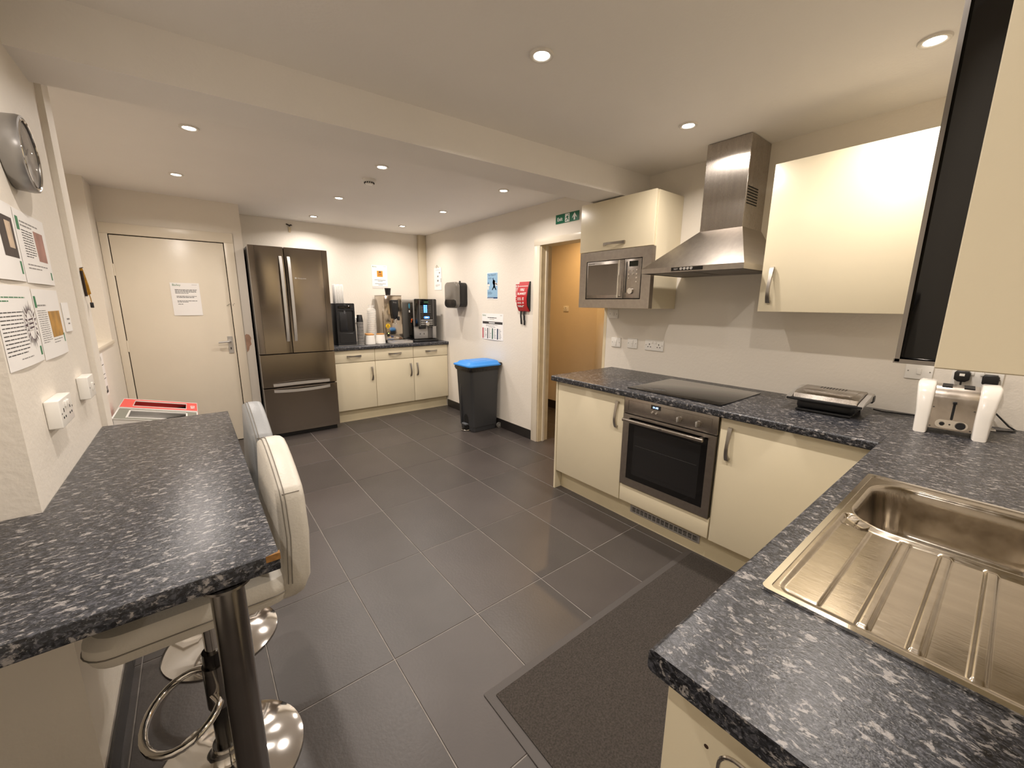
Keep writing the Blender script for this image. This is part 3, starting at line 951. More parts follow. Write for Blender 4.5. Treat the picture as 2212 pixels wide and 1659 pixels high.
def front_plate(poly, off0, off1):
    b = nb()
    A = [b.verts.new((tf(z) - off0, y, z)) for y, z in poly]
    Bq = [b.verts.new((tf(z) - off1, y, z)) for y, z in poly]
    b.faces.new(A); b.faces.new(Bq[::-1])
    for k in range(len(poly)):
        b.faces.new((A[k], A[(k + 1) % len(poly)], Bq[(k + 1) % len(poly)], Bq[k]))
    bmesh.ops.recalc_face_normals(b, faces=b.faces)
    return b
obj('lever_slot', front_plate(rrect(-0.004, 0.004, 0.064, 0.140, 0.0038, 4), -0.001, 0.0008), DARKIN, ts, world=False)
obj('lever', box(nb(), tf(0.137) - 0.012, tf(0.137), -0.006, 0.006, 0.131, 0.141, 0.002), BLACKP, ts, world=False)
cpn = obj('control_plate', front_plate(rrect(-0.049, 0.044, 0.028, 0.062, 0.0165, 6), -0.001, 0.0022), CHROME, ts, world=False)
obj('timer_knob', tub(nb(), (tf(0.045) - 0.001, -0.028, 0.045), (tf(0.045) - 0.019, -0.028, 0.047), 0.0155, 0.0135, 24), BLACKP, cpn, world=False)
obj('selector_knob', tub(nb(), (tf(0.045) - 0.001, 0.024, 0.045), (tf(0.045) - 0.015, 0.024, 0.046), 0.0085, 0.007, 20), BLACKP, cpn, world=False)
obj('indicator', tub(nb(), (tf(0.045) - 0.001, 0.002, 0.045), (tf(0.045) - 0.004, 0.002, 0.045), 0.003, n=12), BLACKP, cpn, world=False)
for yy, zz in ((-0.057, 0.11), (0.057, 0.11), (-0.057, 0.03), (0.057, 0.03)):
    obj('screw', tub(nb(), (tf(zz), yy, zz), (tf(zz) - 0.003, yy, zz), 0.0028, n=10), DCHROME, ts, world=False)
obj('cable_hook', pipe(nb(), [(0.06, -0.104, 0.02), (0.075, -0.128, 0.016), (0.095, -0.128, 0.016), (0.10, -0.111, 0.02)], 0.004, 8), ALU, ts, world=False)

# ------------------------------------------------------------------ panini press
pn = thing('panini_press', 'stainless lidded panini press with black base on the worktop', 'panini press', (0.005, -3.80, ZT), 0.03)
obj('base', prism(nb(), rrect(-0.105, 0.115, -0.118, 0.118, 0.03, 4), 'Z', 0.014, 0.050, 0.008, 2), BLACKP, pn, world=False)
for sx in (-0.085, 0.095):
    for sy in (-0.1, 0.1):
        obj('foot', tub(nb(), (sx, sy, 0.0), (sx, sy, 0.017), 0.011, 0.013, 14), BLACKP, pn, world=False)
obj('drip_tray', box(nb(), -0.128, -0.02, -0.110, 0.110, 0.003, 0.012, 0.002), BLACKP, pn, world=False)
obj('lower_plate', prism(nb(), rrect(-0.125, 0.115, -0.135, 0.135, 0.025, 4), 'Z', 0.051, 0.060, 0.002, 1), BLACKP, pn, world=False)
lid = obj('lid', prism(nb(), [(-0.128, 0.061), (0.118, 0.066), (0.112, 0.092), (0.085, 0.104), (-0.085, 0.100), (-0.118, 0.088)], 'Y', -0.128, 0.128, 0.006, 2), STEEL, pn, world=False)
obj('lid_top', prism(nb(), rrect(-0.082, 0.08, -0.105, 0.105, 0.01, 3), 'Z', 0.098, 0.105, 0.003, 2), STEEL, lid, world=False)
for k in range(9):
    obj('vent_slot', box(nb(), 0.02, 0.065, -0.05 + k * 0.0125 - 0.002, -0.05 + k * 0.0125 + 0.002, 0.1048, 0.1056), DARKIN, lid, world=False, sm=False)
for s in (-1, 1):
    obj('handle_arm', prism(nb(), [(0.10, 0.06), (0.115, 0.095), (0.06, 0.098), (-0.10, 0.082), (-0.15, 0.070), (-0.15, 0.056), (-0.10, 0.062)], 'Y', s * 0.130, s * 0.152, 0.004, 2), ALU, pn, world=False)
obj('hinge_block', box(nb(), 0.07, 0.125, -0.155, 0.155, 0.052, 0.088, 0.006, 2), BLACKP, pn, world=False)
obj('handle_bar', box(nb(), -0.152, -0.134, -0.150, 0.150, 0.056, 0.070, 0.004, 2), BLACKP, pn, world=False)

# ------------------------------------------------------------------ back counter
YC = 0.48
XB = [-1.295, -0.795, -0.295, 0.205]
labs = ['cream base cabinet with drawer next to the fridge', 'cream base cabinet with drawer in the middle of the coffee counter', 'cream base cabinet with drawer next to the blue-lidded bin']
for k in range(3):
    x0, x1 = XB[k], XB[k + 1]
    t = thing('base_cabinet', labs[k], 'cabinet', ((x0 + x1) / 2, 0.78, 0), 0, 'base cabinets of the coffee counter')
    obj('carcass', box(nb(), x0 + 0.001, x1 - 0.001, YC + 0.021, YB - 0.005, 0.151, 0.868), CREAMIN, t, sm=False)
    dw = obj('drawer', box(nb(), x0 + 0.002, x1 - 0.002, YC, YC + 0.02, 0.725, 0.866, 0.003), CREAM, t)
    obj('handle', handle_bm(((x0 + x1) / 2 - 0.08, YC, 0.797), EX, -EY, EZ, 0.165), NICKEL, dw)
    d = door_part(box(nb(), x0 + 0.002, x1 - 0.002, YC, YC + 0.02, 0.152, 0.719, 0.003), t)
    hx = x0 + 0.045 if k == 2 else x1 - 0.045
    obj('handle', handle_bm((hx, YC, 0.49), EZ, -EY, EX, 0.165), NICKEL, d)
    obj('kick_board', box(nb(), x0, x1, YC + 0.06, YC + 0.076, 0.0, 0.150), mat('plinth_laminate'), t, sm=False)
ZB = 0.91
b = nb()
prism(b, [(YC - 0.03 + u, z) for u, z in front_profile(0, YB - YC + 0.03 - 0.001, ZB, ZB - 0.04)], 'X', -1.285, XE - 0.001)
one('worktop', b, GRAN_Y, 'dark speckled worktop of the coffee counter on the back wall', 'worktop')

# ------------------------------------------------------------------ fridge freezer
fx0, fx1, fy = -1.998, -1.292, 0.33
fr = thing('fridge_freezer', 'tall dark stainless four-door fridge freezer beside the coffee counter', 'fridge', ((fx0 + fx1) / 2, 0.7, 0))
obj('body', box(nb(), fx0 + 0.004, fx1 - 0.004, fy + 0.064, 1.05, 0.035, 1.945), mat('fridge_side', '#33302e', 0.4, 0.3), fr, sm=False)
obj('plinth_grille', box(nb(), fx0 + 0.02, fx1 - 0.02, fy + 0.05, fy + 0.09, 0.0, 0.045), BLACKP, fr, sm=False)
for xx in (fx0 + 0.04, fx1 - 0.04):
    for yy in (fy + 0.10, 1.0):
        obj('foot', tub(nb(), (xx, yy, 0), (xx, yy, 0.036), 0.02, n=14), BLACKP, fr)
fmid = -1.698
def curved_door(x0, x1, z0, z1):
    """front gently bowed in plan"""
    n = 10
    pts = []
    for k in range(n + 1):
        t = k / n
        pts.append((x0 + (x1 - x0) * t, fy + 0.006 * (2 * t - 1) ** 4))
    pts += [(x1, fy + 0.060), (x0, fy + 0.060)]
    return prism(nb(), pts, 'Z', z0, z1, 0.002, 1)
for x0, x1 in ((fx0, fmid - 0.004), (fmid + 0.004, fx1)):
    d = obj('door', curved_door(x0, x1, 0.896, 1.950), FRIDGE, fr)
    xi = x1 - 0.032 if x1 < fmid else x0 + 0.032
    b = nb()
    N = 12
    pts = []
    rings = []
    for k in range(N + 1):
        t = k / N
        z = 1.02 + 0.84 * t
        out = 0.010 + 0.030 * math.sin(PI * t) ** 0.5
        rings.append([b.verts.new((xi + s1 * 0.013, fy - out + s2 * 0.006, z)) for s1, s2 in ((-1, -1), (1, -1), (1, 1), (-1, 1))])
    for A, Bq in zip(rings, rings[1:]):
        for k in range(4):
            b.faces.new((A[k], A[(k + 1) % 4], Bq[(k + 1) % 4], Bq[k]))
    b.faces.new(rings[0][::-1]); b.faces.new(rings[-1])
    bmesh.ops.recalc_face_normals(b, faces=b.faces)
    for zz in (1.03, 1.85):
        box(b, xi - 0.010, xi + 0.010, fy - 0.012, fy + 0.004, zz - 0.012, zz + 0.012)
    obj('handle', b, ALU, d)
    xe = x0 + 0.052 if x1 < fmid else x1 - 0.052
    obj('edge_groove', box(nb(), xe - 0.001, xe + 0.001, fy - 0.0006, fy + 0.004, 0.90, 1.946), mat('groove', '#4b4641', 0.4, 0.8), d, sm=False)
    if x0 > fmid:
        obj('brand_lettering', text_bm('Hotpoint', 0.022, (x0 + 0.10, fy - 0.0006, 1.648), EX, EZ), ALU, d, sm=False)
        obj('brand_badge', box(nb(), x0 + 0.076, x0 + 0.092, fy - 0.0012, fy + 0.003, 1.648, 1.664), ALU, d, sm=False)
for z0, z1, zh in ((0.548, 0.888, 0.573), (0.05, 0.538, 0.512)):
    d = obj('drawer_front', curved_door(fx0, fx1, z0, z1), FRIDGE, fr)
    b = nb()
    N = 14
    rings = []
    for k in range(N + 1):
        t = k / N
        x = fx0 + 0.088 + (fx1 - fx0 - 0.165) * t
        out = 0.010 + 0.028 * math.sin(PI * t) ** 0.5
        zz = zh + (0.008 * math.sin(PI * t) if zh > 0.55 else -0.008 * math.sin(PI * t))
        rings.append([b.verts.new((x, fy - out + s2 * 0.006, zz + s1 * 0.014)) for s1, s2 in ((-1, -1), (1, -1), (1, 1), (-1, 1))])
    for A, Bq in zip(rings, rings[1:]):
        for k in range(4):
            b.faces.new((A[k], A[(k + 1) % 4], Bq[(k + 1) % 4], Bq[k]))
    b.faces.new(rings[0][::-1]); b.faces.new(rings[-1])
    bmesh.ops.recalc_face_normals(b, faces=b.faces)
    for xx in (fx0 + 0.10, fx1 - 0.09):
        box(b, xx - 0.012, xx + 0.012, fy - 0.012, fy + 0.004, zh - 0.010, zh + 0.010)
    obj('handle', b, ALU, d)

# ------------------------------------------------------------------ things on the back counter
# water dispenser
wx0, wx1, wy = -1.165, -0.955, 0.625
wt = thing('water_dispenser', 'black countertop water dispenser beside the fridge', 'water dispenser', ((wx0 + wx1) / 2, 0.8, ZB))
DKP = mat('charcoal_plastic', '#232427', 0.33)
b = nb()
box(b, wx0 - 0.004, wx1 + 0.004, wy + 0.012, 0.98, ZB + 0.004, 1.405, 0.008, 2)
obj('body', b, BLACKP, wt)
ff = obj('front_frame', ringprism(nb(), rrect(wx0, wx1, ZB + 0.002, 1.406, 0.012, 3), rrect(wx0 + 0.018, wx1 - 0.018, 1.075, 1.322, 0.008, 3), 'Y', wy, wy + 0.02), DKP, wt)
obj('top_display', box(nb(), wx0 + 0.02, wx1 - 0.02, wy - 0.001, wy + 0.004, 1.344, 1.378, 0.003), BLACKG, ff)
obj('maker_lettering', text_bm('tana', 0.014, (wx0 + 0.09, wy - 0.0005, 1.386), EX, EZ), INKG, ff, sm=False)
obj('alcove', box(nb(), wx0 + 0.016, wx1 - 0.016, wy + 0.019, wy + 0.022, 1.07, 1.33), DARKIN, wt, sm=False)
obj('back_column', box(nb(), wx0 + 0.035, wx0 + 0.120, wy + 0.004, wy + 0.020, 1.078, 1.30, 0.004), DKP, wt)
obj('nozzle', tub(nb(), ((wx0 + wx1) / 2 - 0.012, wy + 0.006, 1.322), ((wx0 + wx1) / 2 - 0.012, wy + 0.006, 1.285), 0.010, 0.008, 14), mat('grey_plastic', '#6d6d70', 0.4), wt)
obj('lower_panel', prism(nb(), rrect(wx0 + 0.022, wx1 - 0.022, ZB + 0.03, 1.055, 0.02, 4), 'Y', wy - 0.003, wy + 0.002, 0.002, 1), DKP, wt)
obj('chrome_base', box(nb(), wx0 - 0.002, wx1 + 0.002, wy - 0.003, wy + 0.02, ZB, ZB + 0.005), CHROME, wt, sm=False)

# bundle of folded paper towels on the dispenser
tw = thing('paper_towel_bundle', 'upright bundle of white paper towels on the black water dispenser', 'paper towels', (-1.07, 0.85, 1.405))
for k in range(7):
    z0 = 1.405 + 0.0
    x = -1.118 + k * 0.0145
    bq = box(nb(), x, x + 0.0140, 0.80 + 0.003 * (k % 2), 0.90 - 0.004 * (k % 3), z0, z0 + 0.222 - 0.004 * ((k * 5) % 3), 0.003, 2)
    obj('folded_towel', bq, mat('tissue', '#f3f0ea', 0.8, bump=0.4, bscale=90), tw)

# stack of takeaway cups upside down
CUPB = mat('cup_black', '#1b1a1a', 0.45)
CUPR = mat('cup_rim', '#d8d3cb', 0.5)
def cup_root(label, group):
    t = thing('paper_cup', label, 'cup', (0, 0, 0), 0, group)
    obj('cup_wall', lathe(nb(), [(0.001, 0.092), (0.029, 0.092), (0.030, 0.090), (0.040, 0.004), (0.0392, 0.004), (0.0293, 0.0895), (0.001, 0.0895)], n=24), CUPB, t, world=False)
    obj('cup_rim', lathe(nb(), [(0.040, 0.0), (0.043, 0.0), (0.044, 0.002), (0.043, 0.004), (0.040, 0.004)], n=24, ring_only=True), CUPR, t, world=False)
    return t
cu0 = cup_root('black paper cup nested upside down in the tall stack on the counter', 'stacked black paper cups')
cu0.location = (-0.893, 0.655, ZB)
for k in range(1, 21):
    copy_tree(cu0, (-0.893, 0.655, ZB + 0.0134 * k), 0.3 * k, 'topmost black paper cup of the upside-down stack on the counter' if k == 20 else None)

# plastic sleeve of white cups
sv = thing('cup_sleeve', 'clear plastic sleeve of white cups beside the steel boiler', 'cup sleeve', (-0.668, 0.875, ZB))
b = nb()
prf = [(0.001, 0.0), (0.052, 0.0)]
for k in range(16):
    z = 0.012 + k * 0.0245
    prf += [(0.0525, z), (0.0555, z + 0.003), (0.0525, z + 0.006)]
prf += [(0.052, 0.405), (0.001, 0.405)]
obj('cups_inside', lathe(b, prf, n=32), mat('white_card', '#ece7dd', 0.6), sv, world=False)
b = nb()
rg = []
for k, (r, z) in enumerate([(0.058, 0.002), (0.060, 0.1), (0.059, 0.25), (0.058, 0.40), (0.050, 0.425), (0.028, 0.437), (0.022, 0.445), (0.036, 0.462), (0.041, 0.475)]):
    rg.append([b.verts.new(((r + random.uniform(-0.002, 0.002) * (3 if k > 3 else 1)) * math.cos(2 * PI * i / 24), (r + random.uniform(-0.002, 0.002)) * math.sin(2 * PI * i / 24), z + random.uniform(-0.004, 0.004) * (k > 3))) for i in range(24)])
for A, Bq in zip(rg, rg[1:]):
    for i in range(24):
        b.faces.new((A[i], A[(i + 1) % 24], Bq[(i + 1) % 24], Bq[i]))
obj('plastic_wrap', b, mat('clear_film', '#f4f2ee', 0.12, alpha=0.28), sv, world=False)

# canisters
CER = mat('white_ceramic', '#efece5', 0.25)
WOOD = mat('bamboo_lid', '#c98f4c', 0.5, var=0.2, vscale=18, stretch=(1, 6, 1))
cn0 = thing('canister', 'white canister with wooden lid before the cup sleeve, nearer the cup stack', 'canister', (-0.787, 0.63, ZB), 0, 'white canisters with wooden lids')
obj('jar', lathe(nb(), [(0.001, 0), (0.058, 0), (0.061, 0.004), (0.052, 0.100), (0.049, 0.112), (0.001, 0.112)], n=36), CER, cn0, world=False)
ld = obj('lid', lathe(nb(), [(0.001, 0.112), (0.0475, 0.112), (0.048, 0.115), (0.048, 0.124), (0.046, 0.126), (0.001, 0.126)], n=36), WOOD, cn0, world=False)
copy_tree(cn0, (-0.645, 0.665, ZB), 0, 'white canister with wooden lid right before the steel boiler')
copy_tree(cn0, (-0.760, 0.755, ZB), 0, 'white canister with wooden lid half hidden behind another canister')

# hot water boiler
bx0, bx1, by = -0.556, -0.320, 0.72
bo = thing('water_boiler', 'polished steel hot water boiler with black tap on the coffee counter', 'water boiler', ((bx0 + bx1) / 2, 0.88, ZB))
MIR = mat('mirror_steel', '#c4b9aa', 0.10, 1.0, rvar=0.04, bscale=3)
obj('body', box(nb(), bx0, bx1, by, 1.05, ZB + 0.03, 1.503, 0.004, 2), MIR, bo)
for xx in (bx0 + 0.03, bx1 - 0.03):
    for yy in (by + 0.03, 1.02):
        obj('foot', tub(nb(), (xx, yy, ZB), (xx, yy, ZB + 0.032), 0.014, n=12), BLACKP, bo)
obj('lid', box(nb(), bx0 - 0.002, bx1 + 0.002, by - 0.002, 1.052, 1.5035, 1.511, 0.002), STEEL, bo)
tpo = prism(nb(), [(-0.481, 1.445), (-0.474, 1.453), (-0.393, 1.453), (-0.386, 1.445), (-0.392, 1.30), (-0.402, 1.215), (-0.458, 1.215), (-0.472, 1.30)], 'Y', by - 0.055, by + 0.001, 0.006, 2)
tph = obj('tap_housing', tpo, BLACKP, bo)
obj('maker_lettering', text_bm('Borg', 0.022, (-0.458, by - 0.0555, 1.415), EX, EZ), INKG, tph, sm=False)
obj('tap_lever', box(nb(), -0.415, -0.385, by - 0.075, by - 0.05, 1.195, 1.245, 0.004), BLACKP, tph)
obj('tap_spout', pipe(nb(), [(-0.432, by - 0.02, 1.225), (-0.432, by - 0.045, 1.19), (-0.432, by - 0.05, 1.155)], 0.012, 14), CHROME, bo)
yst = obj('warning_sticker', tub(nb(), (-0.518, by - 0.0008, 1.123), (-0.518, by - 0.0001, 1.123), 0.030, n=32), mat('sticker_yellow', '#f2c413', 0.45), bo)
b = nb()
prism(b, [(-0.518, 1.142), (-0.528, 1.127), (-0.508, 1.127)], 'Y', by - 0.0013, by - 0.0009)
for k in range(3):
    box(b, -0.537, -0.499, by - 0.0013, by - 0.0009, 1.116 - k * 0.006, 1.119 - k * 0.006)
obj('sticker_print', b, INK, yst, sm=False)
pw = obj('power_switch', prism(nb(), rrect(-0.534, -0.503, 0.985, 1.044, 0.012, 5), 'Y', by - 0.008, by, 0.002, 1), BLACKP, bo)
obj('power_light', tub(nb(), (-0.5185, by - 0.010, 1.03), (-0.5185, by - 0.007, 1.03), 0.006, n=14), mat('led_green', (0.75, 1.0, 0.2, 1), 0.5, emit=3.0), pw)
# single cup on the boiler
cc = copy_tree(cu0, (-0.466, 0.80, 1.511 + 0.0925), 0, 'single black paper cup standing on top of the steel boiler', 'loose black cup')
cc.rotation_euler = (PI, 0, 0)

# coffee machine
mx0, mx1, my = -0.205, 0.112, 0.585
cm = thing('coffee_machine', 'black and silver bean coffee machine with blue lit buttons', 'coffee machine', ((mx0 + mx1) / 2, 0.78, ZB))
SILV = mat('silver_plastic', '#a9a6a2', 0.35, 0.4)
obj('cabinet_body', box(nb(), mx0 + 0.012, mx1 - 0.008, my + 0.05, 1.02, ZB + 0.02, 1.455, 0.01, 2), mat('coffee_side', '#131314', 0.22), cm)
obj('silver_top', box(nb(), mx0 + 0.010, mx1 - 0.006, my + 0.048, 1.022, 1.415, 1.462, 0.01, 2), SILV, cm)
fd = obj('front_door', prism(nb(), rrect(mx0, mx1, 1.112, 1.468, 0.014, 4), 'Y', my, my + 0.052, 0.006, 2), mat('coffee_front', '#0b0b0c', 0.10, coat=0.5), cm)
for xx in (-0.135, 0.062):
    obj('chrome_strip', box(nb(), xx - 0.002, xx + 0.002, my - 0.0015, my + 0.003, 1.116, 1.462), SILV, fd, sm=False)
obj('silver_edge', ringprism(nb(), rrect(mx0 - 0.001, mx1 + 0.001, 1.109, 1.470, 0.015, 4), rrect(mx0 + 0.002, mx1 - 0.002, 1.112, 1.467, 0.014, 4), 'Y', my + 0.010, my + 0.05), SILV, fd)
obj('display', box(nb(), -0.072, -0.006, my - 0.0015, my + 0.002, 1.412, 1.443), mat('coffee_lcd', '#3d5a45', 0.3, emit=0.05), fd, sm=False)
BLU = mat('key_blue', (0.05, 0.28, 1.0, 1), 0.4, emit=3.0)
for r_ in range(5):
    for c_ in range(2):
        obj('drink_button', prism(nb(), rrect(-0.066 + c_ * 0.026 - 0.0115, -0.066 + c_ * 0.026 + 0.0115, 1.382 - r_ * 0.0205 - 0.008, 1.382 - r_ * 0.0205 + 0.008, 0.004, 3), 'Y', my - 0.003, my + 0.001), BLU, fd)
        obj('button_dot', tub(nb(), (-0.066 + c_ * 0.026, my - 0.0036, 1.382 - r_ * 0.0205), (-0.066 + c_ * 0.026, my - 0.0029, 1.382 - r_ * 0.0205), 0.0035, n=10), mat('key_white', (0.8, 0.9, 1, 1), 0.4, emit=4.0), fd)
b = nb()
for r_ in range(5):
    for s0, s1 in ((-0.127, -0.086), (-0.018, 0.028)):
        box(b, s0, s1, my - 0.001, my, 1.381 - r_ * 0.0205 - 0.0018, 1.381 - r_ * 0.0205 + 0.0018)
obj('button_captions', b, INKG, fd, sm=False)
lg = obj('lit_logo', prism(nb(), rrect(-0.078, 0.004, 1.214, 1.244, 0.013, 4), 'Y', my - 0.002, my + 0.001), mat('logo_blue', (0.06, 0.22, 0.9, 1), 0.4, emit=1.8), fd)
obj('logo_lettering', text_bm('cino', 0.026, (-0.037, my - 0.0024, 1.2225), EX, EZ, align='CENTER'), mat('key_white'), lg, sm=False)
for zz in (1.192, 1.166, 1.140):
    obj('grip_bar', box(nb(), -0.122, 0.048, my - 0.006, my + 0.002, zz - 0.008, zz + 0.008, 0.003), SILV, fd)
obj('outlet_knob', lathe(nb(), [(0.001, my - 0.03), (0.024, my - 0.03), (0.034, my - 0.018), (0.036, my - 0.002), (0.001, my - 0.002)], (-0.037, 0, 1.146), 32, 'Y'), CHROME, fd)
obj('lower_front', box(nb(), mx0 + 0.004, mx1 - 0.015, my + 0.035, my + 0.06, ZB + 0.04, 1.114, 0.004), SILV, cm)
obj('side_cheek', box(nb(), 0.050, mx1 - 0.012, my + 0.002, my + 0.04, ZB + 0.04, 1.112, 0.004), SILV, cm)
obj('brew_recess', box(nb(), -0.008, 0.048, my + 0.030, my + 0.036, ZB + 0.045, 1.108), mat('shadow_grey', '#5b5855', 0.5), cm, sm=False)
obj('outlet_block', box(nb(), -0.140, -0.050, my + 0.004, my + 0.036, 1.080, 1.114, 0.003), BLACKP, cm)
for xx in (-0.122, -0.066):
    obj('knob_hole', prism(nb(), [(xx - 0.007, 1.013), (xx + 0.004, 1.026), (xx + 0.006, 1.013), (xx + 0.004, 1.0)], 'Y', my + 0.0335, my + 0.0355), BLACKP, cm)
obj('drip_tray', prism(nb(), rrect(mx0 - 0.045, mx1 + 0.005, my - 0.055, my + 0.3, 0.05, 6), 'Z', ZB, ZB + 0.030, 0.008, 2), BLACKP, cm)
obj('blue_sticker', prism(nb(), [(0.775 + 0.026 * math.cos(2 * PI * k / 24), 1.376 + 0.036 * math.sin(2 * PI * k / 24)) for k in range(24)], 'X', mx0 + 0.0112, mx0 + 0.012), mat('sticker_blue', '#3f9fc0', 0.4), cm)
obj('white_sticker', box(nb(), mx0 + 0.0112, mx0 + 0.012, 0.755, 0.792, 1.292, 1.322), PAPER, cm, sm=False)
kt = obj('door_lock', tub(nb(), (mx0 + 0.012, 0.665, 1.212), (mx0 - 0.006, 0.665, 1.212), 0.010, n=16), CHROME, cm)
b = nb()
tub(b, (mx0 - 0.006, 0.665, 1.198), (mx0 - 0.012, 0.665, 1.198), 0.014, n=12)
tub(b, (mx0 - 0.005, 0.678, 1.172), (mx0 - 0.012, 0.678, 1.172), 0.009, n=12)
o = obj('orange_key_tag', b, mat('tag_orange', '#f06a1c', 0.4), kt)

# tray of sachets in front of the boiler
tr = thing('serving_tray', 'shallow clear tray of sachets before the steel boiler', 'tray', (-0.40, 0.60, ZB))
obj('tray_base', box(nb(), -0.545, -0.272, 0.525, 0.70, ZB + 0.0005, ZB + 0.006, 0.002), mat('tray_clear', '#b9b4ad', 0.15, alpha=0.7), tr)
obj('tray_rim', ringprism(nb(), rrect(-0.548, -0.269, 0.522, 0.703, 0.012, 4), rrect(-0.543, -0.274, 0.527, 0.698, 0.010, 4), 'Z', ZB + 0.0005, ZB + 0.030), mat('tray_wall', '#c9c5bf', 0.15, alpha=0.55), tr)
sc_cols = [('#3f6db5', 'blue'), ('#6d95cf', 'pale blue'), ('#c8b49a', 'tan'), ('#d6d0c6', 'white'), ('#6b4326', 'brown'), ('#274a8c', 'dark blue')]
for k, (px, py, hz, rz) in enumerate([(-0.50, 0.655, 0.006, 0.3), (-0.45, 0.665, 0.010, -0.2), (-0.47, 0.58, 0.006, 0.9), (-0.33, 0.62, 0.006, 0.4), (-0.305, 0.655, 0.012, -0.5), (-0.42, 0.56, 0.010, 0.1)]):
    hexc, nm = sc_cols[k]
    s_ = one('sachet', prism(nb(), rrect(-0.028, 0.028, -0.018, 0.018, 0.004, 2), 'Z', 0, 0.005, 0.0015, 1), mat('sachet_' + nm.replace(' ', '_'), hexc, 0.35), '%s sachet lying in the tray before the boiler' % nm, 'sachet', 'sachets in the tray')
    s_.location = (px, py, ZB + hz)
    s_.rotation_euler = (0, 0, rz)

# ------------------------------------------------------------------ papers and signs
def paper(name, label, cat, origin, r, w, h, rects=(), texts=(), u=EZ, sheet=None, curl=0.0, group=None, off=0.0008):
    """sheet with lower-left corner at origin, r = reading direction; content in fractions of the sheet"""
    o, r, u = Vector(origin), Vector(r).normalized(), Vector(u).normalized()
    n = r.cross(u)
    t = thing(name, label, cat, o, 0, group)
    def P(fx, fy, d=0.0):
        bend = curl * math.sin(PI * fx) * (1 - fy)
        return r * (fx * w) + u * (fy * h) + n * (off + d + bend)
    b = nb()
    N = 8
    gA = [[b.verts.new(P(i / N, j / 2, 0.0006)) for j in range(3)] for i in range(N + 1)]
    gB = [[b.verts.new(P(i / N, j / 2, 0.0)) for j in range(3)] for i in range(N + 1)]
    for i in range(N):
        for j in range(2):
            b.faces.new((gA[i][j], gA[i + 1][j], gA[i + 1][j + 1], gA[i][j + 1]))
            b.faces.new((gB[i][j + 1], gB[i + 1][j + 1], gB[i + 1][j], gB[i][j]))
    edge = [(i, 0) for i in range(N + 1)] + [(N, 1)] + [(i, 2) for i in range(N, -1, -1)] + [(0, 1)]
    for (i, j), (k, l) in zip(edge, edge[1:] + edge[:1]):
        b.faces.new((gB[i][j], gB[k][l], gA[k][l], gA[i][j]))
    bmesh.ops.recalc_face_normals(b, faces=b.faces)
    sh = obj('sheet', b, sheet or PAPER, t, world=False)
    layers = {}
    for it in rects:
        x0, y0, x1, y1, mt, nm = it[:6]
        lv = it[6] if len(it) > 6 else 1
        layers.setdefault((mt.name, nm, lv), (mt, []))[1].append((x0, y0, x1, y1))
    for (mn, nm, lv), (mt, L) in layers.items():
        b = nb()
        for x0, y0, x1, y1 in L:
            d = 0.0006 + 0.0002 * lv
            m_ = 6 if curl else 1
            for q in range(m_):
                xa, xb = x0 + (x1 - x0) * q / m_, x0 + (x1 - x0) * (q + 1) / m_
                quads(b, [P(xa, y0, d), P(xb, y0, d), P(xb, y1, d), P(xa, y1, d)])
        obj(nm, b, mt, t, world=False, sm=False)
    for s, size, fx, fy, mt, nm in texts:
        b = text_bm(s, size, P(fx, fy, 0.0011), r, u, 0.0)
        obj(nm, b, mt, t, world=False, sm=False)
    return t

def para(x0, x1, ytop, n, lead, hh, mt=INK, nm='printed_text', last=0.6, seed=1):
    rng = random.Random(seed)
    out = []
    for k in range(n):
        xe = x0 + (x1 - x0) * (last if k == n - 1 else rng.uniform(0.9, 1.0))
        x = x0
        while x < xe - 0.01:
            w_ = rng.uniform(0.04, 0.13)
            x2 = min(x + w_, xe)
            out.append((x, ytop - k * lead - hh, x2, ytop - k * lead, mt, nm))
            x = x2 + 0.012
    return out

# notice on the flat door
def door_notice_rects():
    R = []
    R += para(0.14, 0.90, 0.80, 4, 0.035, 0.016, last=0.6, seed=2)
    R += para(0.17, 0.92, 0.60, 2, 0.035, 0.016, last=0.8, seed=3)
    R += para(0.18, 0.92, 0.46, 2, 0.035, 0.016, last=0.5, seed=4)
    R += para(0.19, 0.36, 0.36, 1, 0.03, 0.016, last=1.0, seed=5)
    R.append((0.74, 0.94, 0.92, 0.947, INKG, 'reference_line'))
    return R
paper('notice', 'printed notice taped to the flat cream door', 'notice', (-2.612, YD - 0.0122, 1.285), EX, 0.212, 0.297, door_notice_rects(),
      [('Bailey', 0.026, 0.07, 0.905, INKGREEN, 'logo_lettering')], curl=0.003)

# notice above the boiler
R = [(0.33, 0.50, 0.70, 0.76, mat('ink_orange', '#f0982a', 0.6), 'orange_panel')]
R += [(0.44, 0.68, 0.60, 0.735, INK, 'panel_print', 2), (0.40, 0.63, 0.62, 0.65, INK, 'panel_print', 2), (0.40, 0.585, 0.64, 0.605, INK, 'panel_print', 2), (0.38, 0.545, 0.66, 0.56, INK, 'panel_print', 2)]
R += para(0.16, 0.88, 0.375, 1, 0.05, 0.018, last=1.0, seed=11) + para(0.36, 0.68, 0.325, 1, 0.05, 0.018, last=1.0, seed=12)
R += para(0.18, 0.87, 0.215, 1, 0.05, 0.018, last=1.0, seed=13) + para(0.38, 0.68, 0.165, 1, 0.05, 0.018, last=1.0, seed=14)
R += [(0.74, 0.945, 0.93, 0.955, INKG, 'reference_line'), (0.0, 0.0, 1.0, 0.10, mat('paper_footer', '#d6d4cf', 0.5), 'footer_band')]
paper('notice', 'white notice with an orange warning panel on the wall above the boiler', 'notice', (-0.562, YB - 0.001, 1.603), EX, 0.21, 0.30, R,
      [('Bailey', 0.024, 0.06, 0.905, INKGREEN, 'logo_lettering')])

